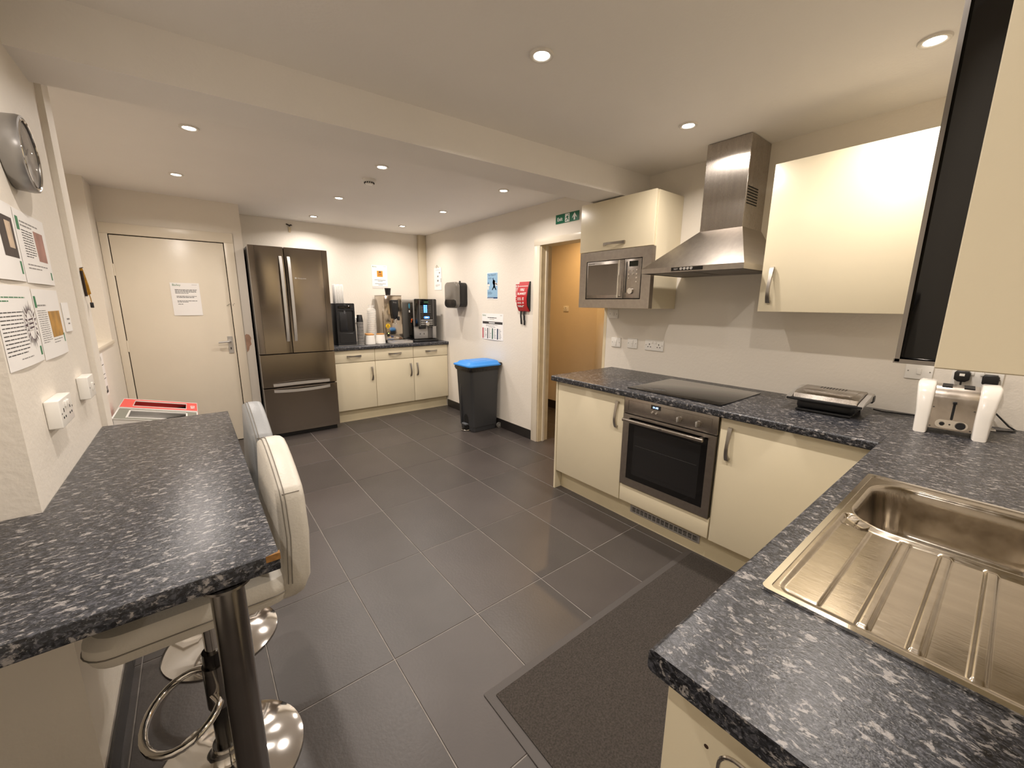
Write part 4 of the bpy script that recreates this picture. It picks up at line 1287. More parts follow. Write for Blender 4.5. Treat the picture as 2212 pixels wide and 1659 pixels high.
# laminated sheet hanging from a clip, exit wall
R = para(0.2, 0.8, 0.90, 1, 0.03, 0.012, last=1.0, seed=21, mt=INKG) + [(0.42, 0.58, 0.60, 0.65, INKG, 'diagram'), (0.66, 0.74, 0.82, 0.80, INKG, 'diagram'), (0.40, 0.38, 0.60, 0.46, INKG, 'diagram')]
R += para(0.18, 0.8, 0.25, 4, 0.025, 0.010, last=0.5, seed=22, mt=INKG) + [(0.88, 0.34, 0.93, 0.52, INK, 'edge_mark')]
hs = paper('hanging_sheet', 'white laminated sheet hanging from a wire clip near the towel dispenser', 'sheet', (XE - 0.002, 0.805, 1.592), -EY, 0.205, 0.295, R)
obj('bull_clip', pipe(nb(), [(XE - 0.006, 0.74, 1.885), (XE - 0.012, 0.725, 1.905), (XE - 0.012, 0.705, 1.92), (XE - 0.012, 0.685, 1.905), (XE - 0.006, 0.67, 1.885)], 0.004, 8), CHROME, hs)

# blue trip poster, A4
BLUEP = mat('poster_blue', '#8fb6d3', 0.4)
NAVY = mat('ink_navy', '#2c4a73', 0.6)
SKIN_ = mat('ink_cream', '#eee4da', 0.6)
R = [(0.03, 0.03, 0.97, 0.975, BLUEP, 'blue_ground'), (0.03, 0.03, 0.97, 0.085, NAVY, 'navy_footer', 2), (0.0, 0, 1, 0.02, PAPER, 'margin', 2)]
R += [(0.12, 0.79, 0.42, 0.80, NAVY, 'poster_print', 2), (0.12, 0.765, 0.46, 0.775, NAVY, 'poster_print', 2)]
R += [(0.08, 0.57, 0.16, 0.64, NAVY, 'cabinet_drawing', 2), (0.06, 0.50, 0.26, 0.57, SKIN_, 'cabinet_drawing', 2), (0.06, 0.37, 0.18, 0.49, SKIN_, 'cabinet_drawing', 2), (0.80, 0.50, 0.95, 0.60, SKIN_, 'desk_drawing', 2)]
R += [(0.08, 0.27, 0.40, 0.282, NAVY, 'poster_print', 2), (0.08, 0.235, 0.5, 0.247, NAVY, 'poster_print', 2), (0.08, 0.20, 0.44, 0.212, NAVY, 'poster_print', 2), (0.06, 0.045, 0.6, 0.06, INKW, 'footer_print', 3)]
tpst = paper('poster', 'pale blue trip hazard poster with a stumbling figure', 'poster', (XE, -0.466, 1.463), -EY, 0.21, 0.297, R,
             [('Trip Hazard!!', 0.030, 0.06, 0.875, NAVY, 'heading_lettering')], curl=0.0)
def poly_on(o, r, u, w, h, pts, d=0.0016):
    r, u = Vector(r), Vector(u)
    n = r.cross(u)
    b = nb()
    b.faces.new([b.verts.new(r * (x * w) + u * (y * h) + n * d) for x, y in pts])
    return b
obj('figure_trousers', poly_on(0, -EY, EZ, 0.21, 0.297, [(0.60, 0.52), (0.72, 0.53), (0.76, 0.47), (0.86, 0.36), (0.80, 0.34), (0.68, 0.44), (0.60, 0.40), (0.52, 0.34), (0.46, 0.36), (0.56, 0.45)]), NAVY, tpst, world=False, sm=False)
obj('figure_shirt', poly_on(0, -EY, EZ, 0.21, 0.297, [(0.60, 0.52), (0.72, 0.53), (0.80, 0.60), (0.76, 0.68), (0.62, 0.74), (0.55, 0.72), (0.52, 0.62)]), SKIN_, tpst, world=False, sm=False)
obj('figure_head', poly_on(0, -EY, EZ, 0.21, 0.297, [(0.57 + 0.055 * math.cos(2 * PI * k / 14), 0.765 + 0.035 * math.sin(2 * PI * k / 14)) for k in range(14)], 0.0018), NAVY, tpst, world=False, sm=False)
obj('figure_arm', poly_on(0, -EY, EZ, 0.21, 0.297, [(0.74, 0.66), (0.80, 0.62), (0.93, 0.56), (0.92, 0.53), (0.76, 0.58)], 0.0018), SKIN_, tpst, world=False, sm=False)

# A3 list
R = [(0.03, 0.60, 0.97, 0.695, INK, 'black_band'), (0.34, 0.63, 0.62, 0.665, INKW, 'band_lettering', 2)]
R += para(0.28, 0.70, 0.855, 1, 0.05, 0.030, last=1.0, seed=31) + para(0.38, 0.60, 0.785, 1, 0.05, 0.016, last=1.0, seed=32, mt=INKG)
R += para(0.2, 0.8, 0.565, 2, 0.04, 0.014, last=0.7, seed=33, mt=INKG) + para(0.33, 0.66, 0.48, 1, 0.04, 0.014, last=1, seed=34, mt=INKG)
for k, hx in enumerate(('#b3263a', '#6d6d6f', '#3b6353', '#27344e')):
    x = 0.02 + k * 0.235
    R.append((x, 0.03, x + 0.055, 0.44, mat('band_%d' % k, hx, 0.6), 'column_band'))
    rng = random.Random(40 + k)
    for j in range(7):
        R.append((x + 0.085, 0.395 - j * 0.055, x + 0.085 + rng.uniform(0.06, 0.12), 0.410 - j * 0.055, INK, 'column_entries'))
R.append((0.86, 0.93, 0.95, 0.942, INKG, 'reference_line'))
paper('notice', 'large white list notice with black band and coloured columns', 'notice', (XE, -0.362, 1.008), -EY, 0.415, 0.297, R,
      [('Bailey', 0.030, 0.03, 0.90, INKGREEN, 'logo_lettering')], curl=0.005)

# fire instruction strip and blanket
RED = mat('sign_red', '#c22a2e', 0.4)
R = [(0.06, 0.76, 0.94, 0.985, RED, 'red_panel'), (0.06, 0.64, 0.94, 0.72, RED, 'red_panel'), (0.06, 0.36, 0.94, 0.62, RED, 'red_panel'), (0.06, 0.015, 0.94, 0.32, RED, 'red_panel')]
R += [(0.16, 0.80, 0.34, 0.94, INKW, 'pictogram', 2), (0.56, 0.78, 0.66, 0.94, INKW, 'pictogram', 2), (0.70, 0.80, 0.80, 0.92, INKW, 'pictogram', 2), (0.15, 0.67, 0.85, 0.69, INKW, 'small_print', 2),
      (0.15, 0.56, 0.85, 0.575, INKW, 'small_print', 2), (0.15, 0.50, 0.8, 0.515, INKW, 'small_print', 2), (0.15, 0.44, 0.85, 0.455, INKW, 'small_print', 2), (0.15, 0.40, 0.7, 0.412, INKW, 'small_print', 2),
      (0.15, 0.24, 0.8, 0.255, INKW, 'small_print', 2), (0.15, 0.19, 0.7, 0.205, INKW, 'small_print', 2), (0.2, 0.05, 0.8, 0.11, INKW, 'pictogram', 2)]
paper('fire_sign', 'narrow red and white fire instruction strip beside the red pouch', 'sign', (XE, -0.988, 1.432), -EY, 0.066, 0.188, R)
fb = thing('fire_blanket', 'red fire blanket pouch with two black pull tapes on the wall', 'fire blanket', (XE, -1.14, 1.33))
b = nb()
prism(b, [(XE - 0.001, 1.339), (XE - 0.020, 1.345), (XE - 0.045, 1.40), (XE - 0.050, 1.47), (XE - 0.036, 1.56), (XE - 0.016, 1.61), (XE - 0.008, 1.636), (XE - 0.001, 1.638)], 'Y', -1.222, -1.062, 0.003, 1)
pch = obj('pouch', b, mat('red_pvc', '#b8262b', 0.35, bump=0.1, bscale=12), fb)
def pouch_x(z):
    pts = [(1.345, 0.020), (1.40, 0.045), (1.47, 0.050), (1.56, 0.036), (1.61, 0.016), (1.636, 0.008)]
    for (z0, x0), (z1, x1) in zip(pts, pts[1:]):
        if z0 <= z <= z1:
            return XE - (x0 + (x1 - x0) * (z - z0) / (z1 - z0)) - 0.0012
    return XE - 0.02
def on_pouch(bm):
    for v in bm.verts:
        v.co.x += pouch_x(v.co.z) - XE
    return bm
for s, sz, zz, yy in (('FIRE', 0.036, 1.545, -1.142), ('BLANKET', 0.031, 1.508, -1.142)):
    obj('lettering', on_pouch(text_bm(s, sz, (XE, yy, zz), -EY, EZ, 0.0003, 'CENTER', 0.0006)), INKW, pch, sm=False)
b = nb()
for z0, z1 in ((1.590, 1.596),):
    for k in range(14):
        box(b, XE - 0.0003, XE, -1.075 - k * 0.0102 - 0.007, -1.075 - k * 0.0102, z0, z1)
for k in range(8):
    zz = 1.475 - k * 0.011
    if k in (3, 6):
        continue
    box(b, XE - 0.0003, XE, -1.135 - 0.004 * (k % 3), -1.080, zz, zz + 0.004)
    box(b, XE - 0.0003, XE, -1.180, -1.158, zz, zz + 0.006)
box(b, XE - 0.0003, XE, -1.165, -1.085, 1.385, 1.395)
obj('pouch_print', on_pouch(b), INKW, pch, sm=False)
for k, yy in enumerate((-1.100, -1.148)):
    b = nb()
    pts = [(XE - 0.018, 1.345), (XE - 0.020, 1.30), (XE - 0.014, 1.25), (XE - 0.012, 1.21 - 0.008 * k)]
    for (xa, za), (xb, zb) in zip(pts, pts[1:]):
        quads(b, [(xa, yy - 0.015 - 0.006 * k, za), (xa, yy + 0.011 - 0.006 * k, za), (xb, yy + 0.009, zb), (xb, yy - 0.015, zb)])
    bmesh.ops.remove_doubles(b, verts=b.verts, dist=0.0005)
    bmesh.ops.solidify(b, geom=b.faces[:], thickness=0.002)
    obj('pull_tape', b, BLACKP, fb)
obj('side_strap', prism(nb(), [(XE - 0.001, 1.345), (XE - 0.040, 1.40), (XE - 0.045, 1.47), (XE - 0.032, 1.56), (XE - 0.012, 1.638), (XE - 0.001, 1.638)], 'Y', -1.232, -1.2225), BLACKP, fb)

# exit sign above the doorway
GRN = mat('sign_green', '#0d6a4c', 0.35)
ex = thing('exit_sign', 'green exit sign with running figure above the doorway', 'sign', (XE, -1.705, 2.165))
obj('panel', box(nb(), XE - 0.004, XE - 0.0008, -1.848, -1.565, 2.127, 2.205, 0.0008, 1), GRN, ex)
obj('lettering', text_bm('Exit', 0.042, (XE - 0.0045, -1.585, 2.150), -EY, EZ, 0.0002, bold=0.0008), INKW, ex, sm=False)
obj('white_panel', box(nb(), XE - 0.0048, XE - 0.004, -1.736, -1.682, 2.132, 2.200), INKW, ex, sm=False)
def epoly(pts, d, m_, nm):
    b = nb()
    b.faces.new([b.verts.new((XE - d, -1.682 - x * 0.054, 2.132 + y * 0.068)) for x, y in pts])
    bmesh.ops.recalc_face_normals(b, faces=b.faces)
    obj(nm, b, m_, ex, sm=False)
epoly([(0.62, 0.72), (0.80, 0.66), (0.72, 0.46), (0.86, 0.30), (0.84, 0.06), (0.74, 0.06), (0.74, 0.24), (0.58, 0.38), (0.48, 0.16), (0.14, 0.12), (0.12, 0.20), (0.40, 0.26), (0.50, 0.52), (0.34, 0.52), (0.20, 0.40), (0.14, 0.46), (0.30, 0.64)], 0.0051, GRN, 'running_figure')
epoly([(0.76 + 0.085 * math.cos(2 * PI * k / 14), 0.84 + 0.075 * math.sin(2 * PI * k / 14)) for k in range(14)], 0.0051, GRN, 'figure_head')
b = nb()
b.faces.new([b.verts.new((XE - 0.0045, -1.795 - x, 2.166 + z)) for x, z in ((0, 0.031), (0.026, -0.004), (0.026, -0.016), (0.008, 0.004), (0.008, -0.030), (-0.008, -0.030), (-0.008, 0.004), (-0.026, -0.016), (-0.026, -0.004))])
obj('arrow', b, INKW, ex, sm=False)

# sheets on the pier, A4 landscape in polythene sleeves
def pier_sheet(label, y0, z0, w, h, rects):
    return paper('wall_sheet', label, 'notice', (XP, y0, z0), EY, w, h, rects, curl=0.004, group='sheets on the white pier')
PIC1 = mat('photo_dark', '#3a2f2b', 0.5, var=0.5, vscale=18)
PIC2 = mat('photo_rose', '#a97c70', 0.5, var=0.3, vscale=14)
PIC3 = mat('photo_gold', '#b98a3c', 0.5, var=0.4, vscale=16)
R = para(0.05, 0.40, 0.9, 10, 0.06, 0.016, mt=INK, seed=51) + [(0.52, 0.30, 0.93, 0.82, PIC1, 'photo_print'), (0.70, 0.42, 0.86, 0.76, mat('photo_pale', '#cbb59c', 0.5, var=0.3, vscale=20), 'photo_print_pale', 2), (0.90, 0.10, 0.96, 0.27, INKGREEN, 'green_mark')]
pier_sheet('printed sheet with dark photo, nearest the clock on the pier', -2.905, 1.468, 0.293, 0.20, R)
R = [(0.03, 0.72, 0.11, 0.90, INKGREEN, 'green_mark'), (0.88, 0.08, 0.94, 0.20, INKGREEN, 'green_mark'), (0.52, 0.34, 0.86, 0.78, PIC2, 'photo_print')]
R += para(0.14, 0.72, 0.86, 2, 0.05, 0.02, mt=INKG, seed=52) + para(0.14, 0.48, 0.74, 11, 0.036, 0.012, seed=53) + para(0.12, 0.80, 0.27, 2, 0.05, 0.016, mt=INKG, seed=54)
pier_sheet('printed sheet with rose-coloured photo on the pier', -2.605, 1.466, 0.297, 0.20, R)
R = para(0.03, 0.85, 0.86, 2, 0.045, 0.014, mt=INKGREEN, seed=55, last=0.35) + para(0.03, 0.62, 0.68, 12, 0.045, 0.012, seed=56, last=0.8) + para(0.3, 0.85, 0.115, 1, 0.04, 0.012, mt=INKG, seed=57)
R += [(0.90, 0.08, 0.97, 0.20, INKGREEN, 'green_mark')]
ws = pier_sheet('printed sheet with a round sunburst drawing on the pier', -2.895, 1.250, 0.29, 0.205, R)
b = nb()
for k in range(22):
    t = 2 * PI * k / 22
    cx, cy = 0.215, 0.103
    for r0, r1, w_ in ((0.034, 0.046 + 0.006 * (k % 3), 0.13),):
        p = [(cx + r0 * math.cos(t - w_), cy + 1.15 * r0 * math.sin(t - w_)), (cx + r1 * math.cos(t), cy + 1.15 * r1 * math.sin(t)), (cx + r0 * math.cos(t + w_), cy + 1.15 * r0 * math.sin(t + w_))]
        b.faces.new([b.verts.new((0.0065, x, z)) for x, z in p])
for k in range(3):
    quads(b, [(0.0065, 0.195, 0.092 + k * 0.011), (0.0065, 0.235, 0.095 + k * 0.011), (0.0065, 0.235, 0.099 + k * 0.011), (0.0065, 0.195, 0.096 + k * 0.011)])
obj('sunburst_print', b, mat('ink_plum', '#4d3b42', 0.6), ws, world=False, sm=False)
R = [(0.02, 0.74, 0.09, 0.90, INKGREEN, 'green_mark'), (0.90, 0.18, 0.95, 0.32, INKGREEN, 'green_mark'), (0.42, 0.29, 0.92, 0.68, PIC3, 'photo_print')]
R += para(0.10, 0.40, 0.78, 1, 0.05, 0.02, mt=INKG, seed=58, last=1) + para(0.06, 0.38, 0.70, 16, 0.030, 0.010, seed=59, mt=INKG) + para(0.42, 0.85, 0.26, 2, 0.04, 0.012, seed=60, mt=INKG)
pier_sheet('printed sheet with golden photo on the pier', -2.596, 1.245, 0.286, 0.205, R)
R = [(0.30, 0.4, 0.7, 0.46, INKG, 'printed_text'), (0.35, 0.25, 0.6, 0.30, INKG, 'printed_text')]
pier_sheet('small blank white slip beside the golden photo sheet on the pier', -2.285, 1.31, 0.10, 0.10, R)
# sheet low on the left wall beyond the bar
R = [(0.25, 0.80, 0.75, 0.95, PAPER, 'margin'), (0.40, 0.84, 0.60, 0.93, INKG, 'triangle_mark')] + para(0.1, 0.9, 0.74, 1, 0.05, 0.02, seed=61, last=1)
R += [(0.10, 0.12, 0.30, 0.60, INKG, 'table_print'), (0.34, 0.40, 0.9, 0.42, INKG, 'table_print'), (0.34, 0.50, 0.9, 0.52, INKG, 'table_print'), (0.10, 0.06, 0.9, 0.12, INK, 'table_foot'), (0.6, 0.12, 0.9, 0.22, INKG, 'table_print')]
paper('wall_sheet', 'printed sheet with a table low on the left wall beyond the bar', 'notice', (XL, -0.54, 0.757), EY, 0.21, 0.297, R)

# ------------------------------------------------------------------ clock on the pier
ck = thing('wall_clock', 'silver deep-rimmed round clock high on the white pier', 'clock', (XP, -2.523, 1.821))
rr = 0.10
obj('case', lathe(nb(), [(0.001, 0.0005), (rr * 0.93, 0.0005), (rr * 0.96, 0.004), (rr, 0.034), (rr * 0.985, 0.043), (rr * 0.93, 0.045), (rr * 0.86, 0.040), (0.001, 0.030)], n=56, axis='X'), mat('clock_silver', '#9d9b99', 0.30, 0.8), ck, world=False)
obj('dial', lathe(nb(), [(0.001, 0.0315), (rr * 0.83, 0.0315), (rr * 0.83, 0.032), (0.001, 0.0325)], n=48, axis='X'), mat('clock_dial', '#d7d3c8', 0.35), ck, world=False)
b = nb()
for k in range(12):
    t = 2 * PI * k / 12
    p0 = Vector((0.0332, math.cos(t) * rr * 0.66, math.sin(t) * rr * 0.66))
    p1 = Vector((0.0332, math.cos(t) * rr * 0.78, math.sin(t) * rr * 0.78))
    tub(b, p0, p1, 0.0018, n=6)
obj('hour_marks', b, INK, ck, world=False)
for L, t, r_ in ((0.042, 0.6, 0.0022), (0.064, 1.9, 0.0016)):
    obj('clock_hand', tub(nb(), (0.0345, 0, 0), (0.0345, L * math.cos(t), L * math.sin(t)), r_, n=8), INK, ck, world=False)
b = nb()
rg = []
for r_, x in ((0.0, 0.046), (rr * 0.4, 0.0455), (rr * 0.7, 0.0435), (rr * 0.87, 0.0405)):
    rg.append((max(r_, 0.0008), x))
obj('glass_cover', lathe(b, rg + [(rr * 0.87, 0.0395), (0.0008, 0.0445)], n=48, axis='X'), mat('clear_glass', '#ffffff', 0.03, trans=1.0, alpha=0.35), ck, world=False)
obj('glass_ring', pipe(nb(), [(0.0435, rr * 0.88 * math.cos(2 * PI * k / 48), rr * 0.88 * math.sin(2 * PI * k / 48)) for k in range(48)], 0.0028, 8, True), CHROME, ck, world=False)

# lanyard hanging on the wall edge
ly = thing('key_lanyard', 'brown and yellow lanyard with black tag hanging on the wall edge', 'lanyard', (-2.822, -1.93, 1.40))
obj('strap', pipe(nb(), [(-2.819, -1.952, 1.545), (-2.816, -1.946, 1.52), (-2.812, -1.940, 1.48), (-2.810, -1.934, 1.445), (-2.816, -1.94, 1.44), (-2.818, -1.947, 1.49), (-2.8195, -1.951, 1.54)], 0.0045, 8), mat('lanyard_yellow', '#b8861f', 0.7, var=0.4, vscale=60), ly)
obj('dark_strap', pipe(nb(), [(-2.8185, -1.958, 1.535), (-2.8185, -1.956, 1.49), (-2.8185, -1.950, 1.435)], 0.0042, 8), mat('lanyard_dark', '#2f2118', 0.7), ly)
obj('tag', box(nb(), -2.816, -2.806, -1.930, -1.916, 1.388, 1.410, 0.002), BLACKP, ly)
obj('cord', pipe(nb(), [(-2.812, -1.934, 1.445), (-2.811, -1.926, 1.425), (-2.811, -1.923, 1.408)], 0.0016, 6), mat('lanyard_yellow'), ly)
obj('nail', tub(nb(), (-2.8232, -1.953, 1.545), (-2.812, -1.953, 1.549), 0.002, n=8), DCHROME, ly)

# small broken bracket high on the back wall
bk = thing('wall_bracket', 'small dark broken bracket high on the wall above the fridge', 'bracket', (-1.485, YB, 2.25))
obj('rusty_hook', pipe(nb(), [(-1.515, YB - 0.003, 2.292), (-1.50, YB - 0.02, 2.285), (-1.485, YB - 0.025, 2.27), (-1.47, YB - 0.018, 2.288), (-1.46, YB - 0.003, 2.283)], 0.006, 8), mat('rust_dark', '#3a322c', 0.7, 0.4), bk)
obj('bolt', tub(nb(), (-1.485, YB + 0.0005, 2.278), (-1.485, YB - 0.03, 2.278), 0.008, n=10), mat('rust_dark'), bk)
obj('peg', prism(nb(), [(-1.496, 2.205), (-1.476, 2.205), (-1.470, 2.26), (-1.500, 2.26)], 'Y', YB - 0.012, YB - 0.0006, 0.003, 1), mat('peg_cream', '#d9c9a8', 0.5), bk)

# ------------------------------------------------------------------ doors
d1 = thing('door_1', 'flat cream painted door with silver lever handle', 'door', (-2.565, YD, 0))
d1['kind'] = 'structure'
del d1['category']
lf = obj('door_leaf', box(nb(), -2.960, -2.173, YD - 0.010, YD + 0.03, 0.006, 1.962, 0.002), WALLG, d1)
b = nb()
box(b, -3.018, -2.966, YD - 0.018, YD + 0.02, 0, 1.970, 0.003)
box(b, -2.166, -2.090, YD - 0.018, YD + 0.02, 0, 1.970, 0.003)
box(b, -3.018, -2.090, YD - 0.018, YD + 0.02, 1.970, 2.058, 0.003)
obj('architrave', b, WALLG, d1)
obj('frame_shadow_gap', box(nb(), -2.968, -2.164, YD + 0.022, YD + 0.034, 0.0, 1.975), DARKIN, d1, sm=False)
esc = obj('handle_plate', prism(nb(), rrect(-2.234, -2.193, 0.908, 1.078, 0.005, 3), 'Y', YD - 0.017, YD - 0.0095, 0.002, 1), ALU, lf)
obj('lever', pipe(nb(), [(-2.214, YD - 0.016, 1.026), (-2.214, YD - 0.05, 1.026), (-2.225, YD - 0.058, 1.026), (-2.26, YD - 0.06, 1.026), (-2.312, YD - 0.056, 1.022)], 0.009, 10), ALU, lf)
obj('keyhole', prism(nb(), rrect(-2.2175, -2.2095, 0.945, 0.968, 0.0038, 3), 'Y', YD - 0.0178, YD - 0.0165), DARKIN, lf)
for zz in (1.675, 1.02, 0.25):
    obj('hinge', tub(nb(), (-2.9625, YD - 0.014, zz - 0.05), (-2.9625, YD - 0.014, zz + 0.05), 0.007, n=12), WALLG, d1)
for xx, zz in ((-2.19, 1.385), (-2.181, 1.392), (-2.20, 1.378), (-2.152, 1.388), (-2.142, 1.395), (-2.152, 1.378)):
    obj('screw_hole', tub(nb(), (xx, YD - 0.019, zz), (xx, YD - 0.009, zz), 0.003, n=8), DARKIN, d1)

d2 = thing('door_2', 'open doorway with worn cream casing leading to the corridor', 'door', (XE, -1.75, 0))
d2['kind'] = 'structure'
del d2['category']
b = nb()
box(b, XE - 0.020, XE, -1.375, -1.290, 0.0, 1.965, 0.003)
box(b, XE - 0.020, XE, -2.150, -1.290, 1.965, 2.022, 0.003)
obj('architrave', b, WALLG, d2)
b = nb()
box(b, XE - 0.004, XE + 0.13, -1.385, -1.336, 0, 1.965)
box(b, XE - 0.004, XE + 0.13, -2.16, -1.336, 1.965, 1.992)
box(b, XE + 0.05, XH + 0.14, -2.158, -2.13, 0, 1.965)
obj('door_lining', b, mat('worn_paint', '#dfd0b0', 0.4, var=0.12, vscale=9), d2, sm=False)
obj('door_stop', box(nb(), XE + 0.05, XE + 0.075, -1.398, -1.385, 0, 1.965), WALLG, d2, sm=False)

# ------------------------------------------------------------------ towel dispenser
td = thing('towel_dispenser', 'grey and black paper towel dispenser on the wall above the bin', 'dispenser', (XE, 0.09, 1.36))
prof_ = rrect(-0.045, 0.235, 1.362, 1.672, 0.055, 6)
obj('back_housing', prism(nb(), rrect(-0.045, 0.235, 1.372, 1.665, 0.045, 6), 'X', 0.105, XE - 0.001, 0.01, 2), BLACKP, td)
obj('front_cover', prism(nb(), rrect(-0.055, 0.245, 1.358, 1.672, 0.06, 6), 'X', 0.045, 0.106, 0.022, 3), mat('smoked_plastic', '#6f6a62', 0.18, coat=0.3), td)
obj('window', prism(nb(), rrect(-0.045, 0.235, 1.372, 1.462, 0.04, 5), 'X', 0.0435, 0.047, 0.001, 1), mat('smoked_window', '#2c2a28', 0.12), td)
obj('lock', tub(nb(), (0.16, 0.05, 1.664), (0.16, 0.05, 1.688), 0.014, 0.010, 14), BLACKP, td)

# ------------------------------------------------------------------ pedal bin
pb = thing('pedal_bin', 'dark grey pedal bin with a bright blue lid by the wall', 'bin', (-0.01, -0.595, 0))
BING = mat('bin_grey', '#37383a', 0.45, bump=0.04, bscale=120)
def loft(bm, secs, n=6):
    """secs: (x0,x1,y0,y1,r,z)"""
    rings = []
    for x0, x1, y0, y1, r, z in secs:
        rings.append([bm.verts.new((u, v, z)) for u, v in rrect(x0, x1, y0, y1, r, n)])
    for A, Bq in zip(rings, rings[1:]):
        for k in range(len(A)):
            bm.faces.new((A[k], A[(k + 1) % len(A)], Bq[(k + 1) % len(A)], Bq[k]))
    bm.faces.new(rings[0][::-1]); bm.faces.new(rings[-1])
    bmesh.ops.recalc_face_normals(bm, faces=bm.faces)
    return bm
obj('body', loft(nb(), [(-0.165, 0.150, -0.735, -0.455, 0.03, 0.004), (-0.168, 0.153, -0.738, -0.452, 0.03, 0.055), (-0.172, 0.155, -0.742, -0.448, 0.03, 0.058), (-0.205, 0.170, -0.758, -0.432, 0.035, 0.70), (-0.222, 0.175, -0.765, -0.422, 0.035, 0.735)]), BING, pb)
obj('bin_liner', loft(nb(), [(-0.214, 0.172, -0.763, -0.428, 0.035, 0.690), (-0.226, 0.178, -0.770, -0.420, 0.035, 0.715), (-0.224, 0.176, -0.768, -0.421, 0.035, 0.738)]), mat('liner_black', '#0d0d0e', 0.3, bump=0.6, bscale=30), pb)
lidm = mat('lid_blue', '#2f86d8', 0.35)
bl_ = obj('lid', loft(nb(), [(-0.232, 0.190, -0.776, -0.414, 0.045, 0.739), (-0.238, 0.196, -0.782, -0.408, 0.045, 0.745), (-0.236, 0.196, -0.780, -0.410, 0.045, 0.757), (-0.205, 0.190, -0.752, -0.438, 0.05, 0.768), (-0.190, 0.185, -0.738, -0.452, 0.05, 0.785), (-0.165, 0.170, -0.715, -0.475, 0.05, 0.792)]), lidm, pb)
obj('lid_panel', loft(nb(), [(-0.135, 0.06, -0.690, -0.500, 0.03, 0.791), (-0.130, 0.055, -0.685, -0.505, 0.03, 0.796)]), lidm, bl_)
obj('hinge', tub(nb(), (0.181, -0.772, 0.752), (0.181, -0.418, 0.752), 0.020, n=16), BING, pb)
arch = [(-0.640, 0.045), (-0.560, 0.045)] + [(-0.60 + 0.04 * math.cos(PI * k / 8), 0.135 + 0.045 * math.sin(PI * k / 8)) for k in range(9)]
obj('pedal_recess', prism(nb(), [(-0.640, 0.02), (-0.560, 0.02)] + [(-0.60 + 0.04 * math.cos(PI * k / 8), 0.145 + 0.045 * math.sin(PI * k / 8)) for k in range(9)], 'X', -0.180, -0.150), DARKIN, pb)
obj('pedal', box(nb(), -0.215, -0.165, -0.642, -0.558, 0.070, 0.088, 0.004), mat('pedal_grey', '#5a5d61', 0.4), pb)
obj('pedal_bar', pipe(nb(), [(-0.165, -0.645, 0.012), (-0.20, -0.64, 0.010), (-0.225, -0.615, 0.010), (-0.228, -0.585, 0.010), (-0.205, -0.558, 0.010), (-0.165, -0.553, 0.012)], 0.006, 8), CHROME, pb)
obj('front_rib', box(nb(), -0.196, -0.17, -0.522, -0.505, 0.06, 0.69, 0.004), BING, pb)
for yy in (-0.742, -0.462):
    wq = obj('wheel', tub(nb(), (0.176, yy - 0.010, 0.032), (0.176, yy + 0.010, 0.032), 0.031, n=20), mat('wheel_grey', '#6c6a66', 0.5), pb)
    obj('wheel_hub', tub(nb(), (0.176, yy - 0.013, 0.032), (0.176, yy + 0.013, 0.032), 0.012, n=14), ALU, wq)

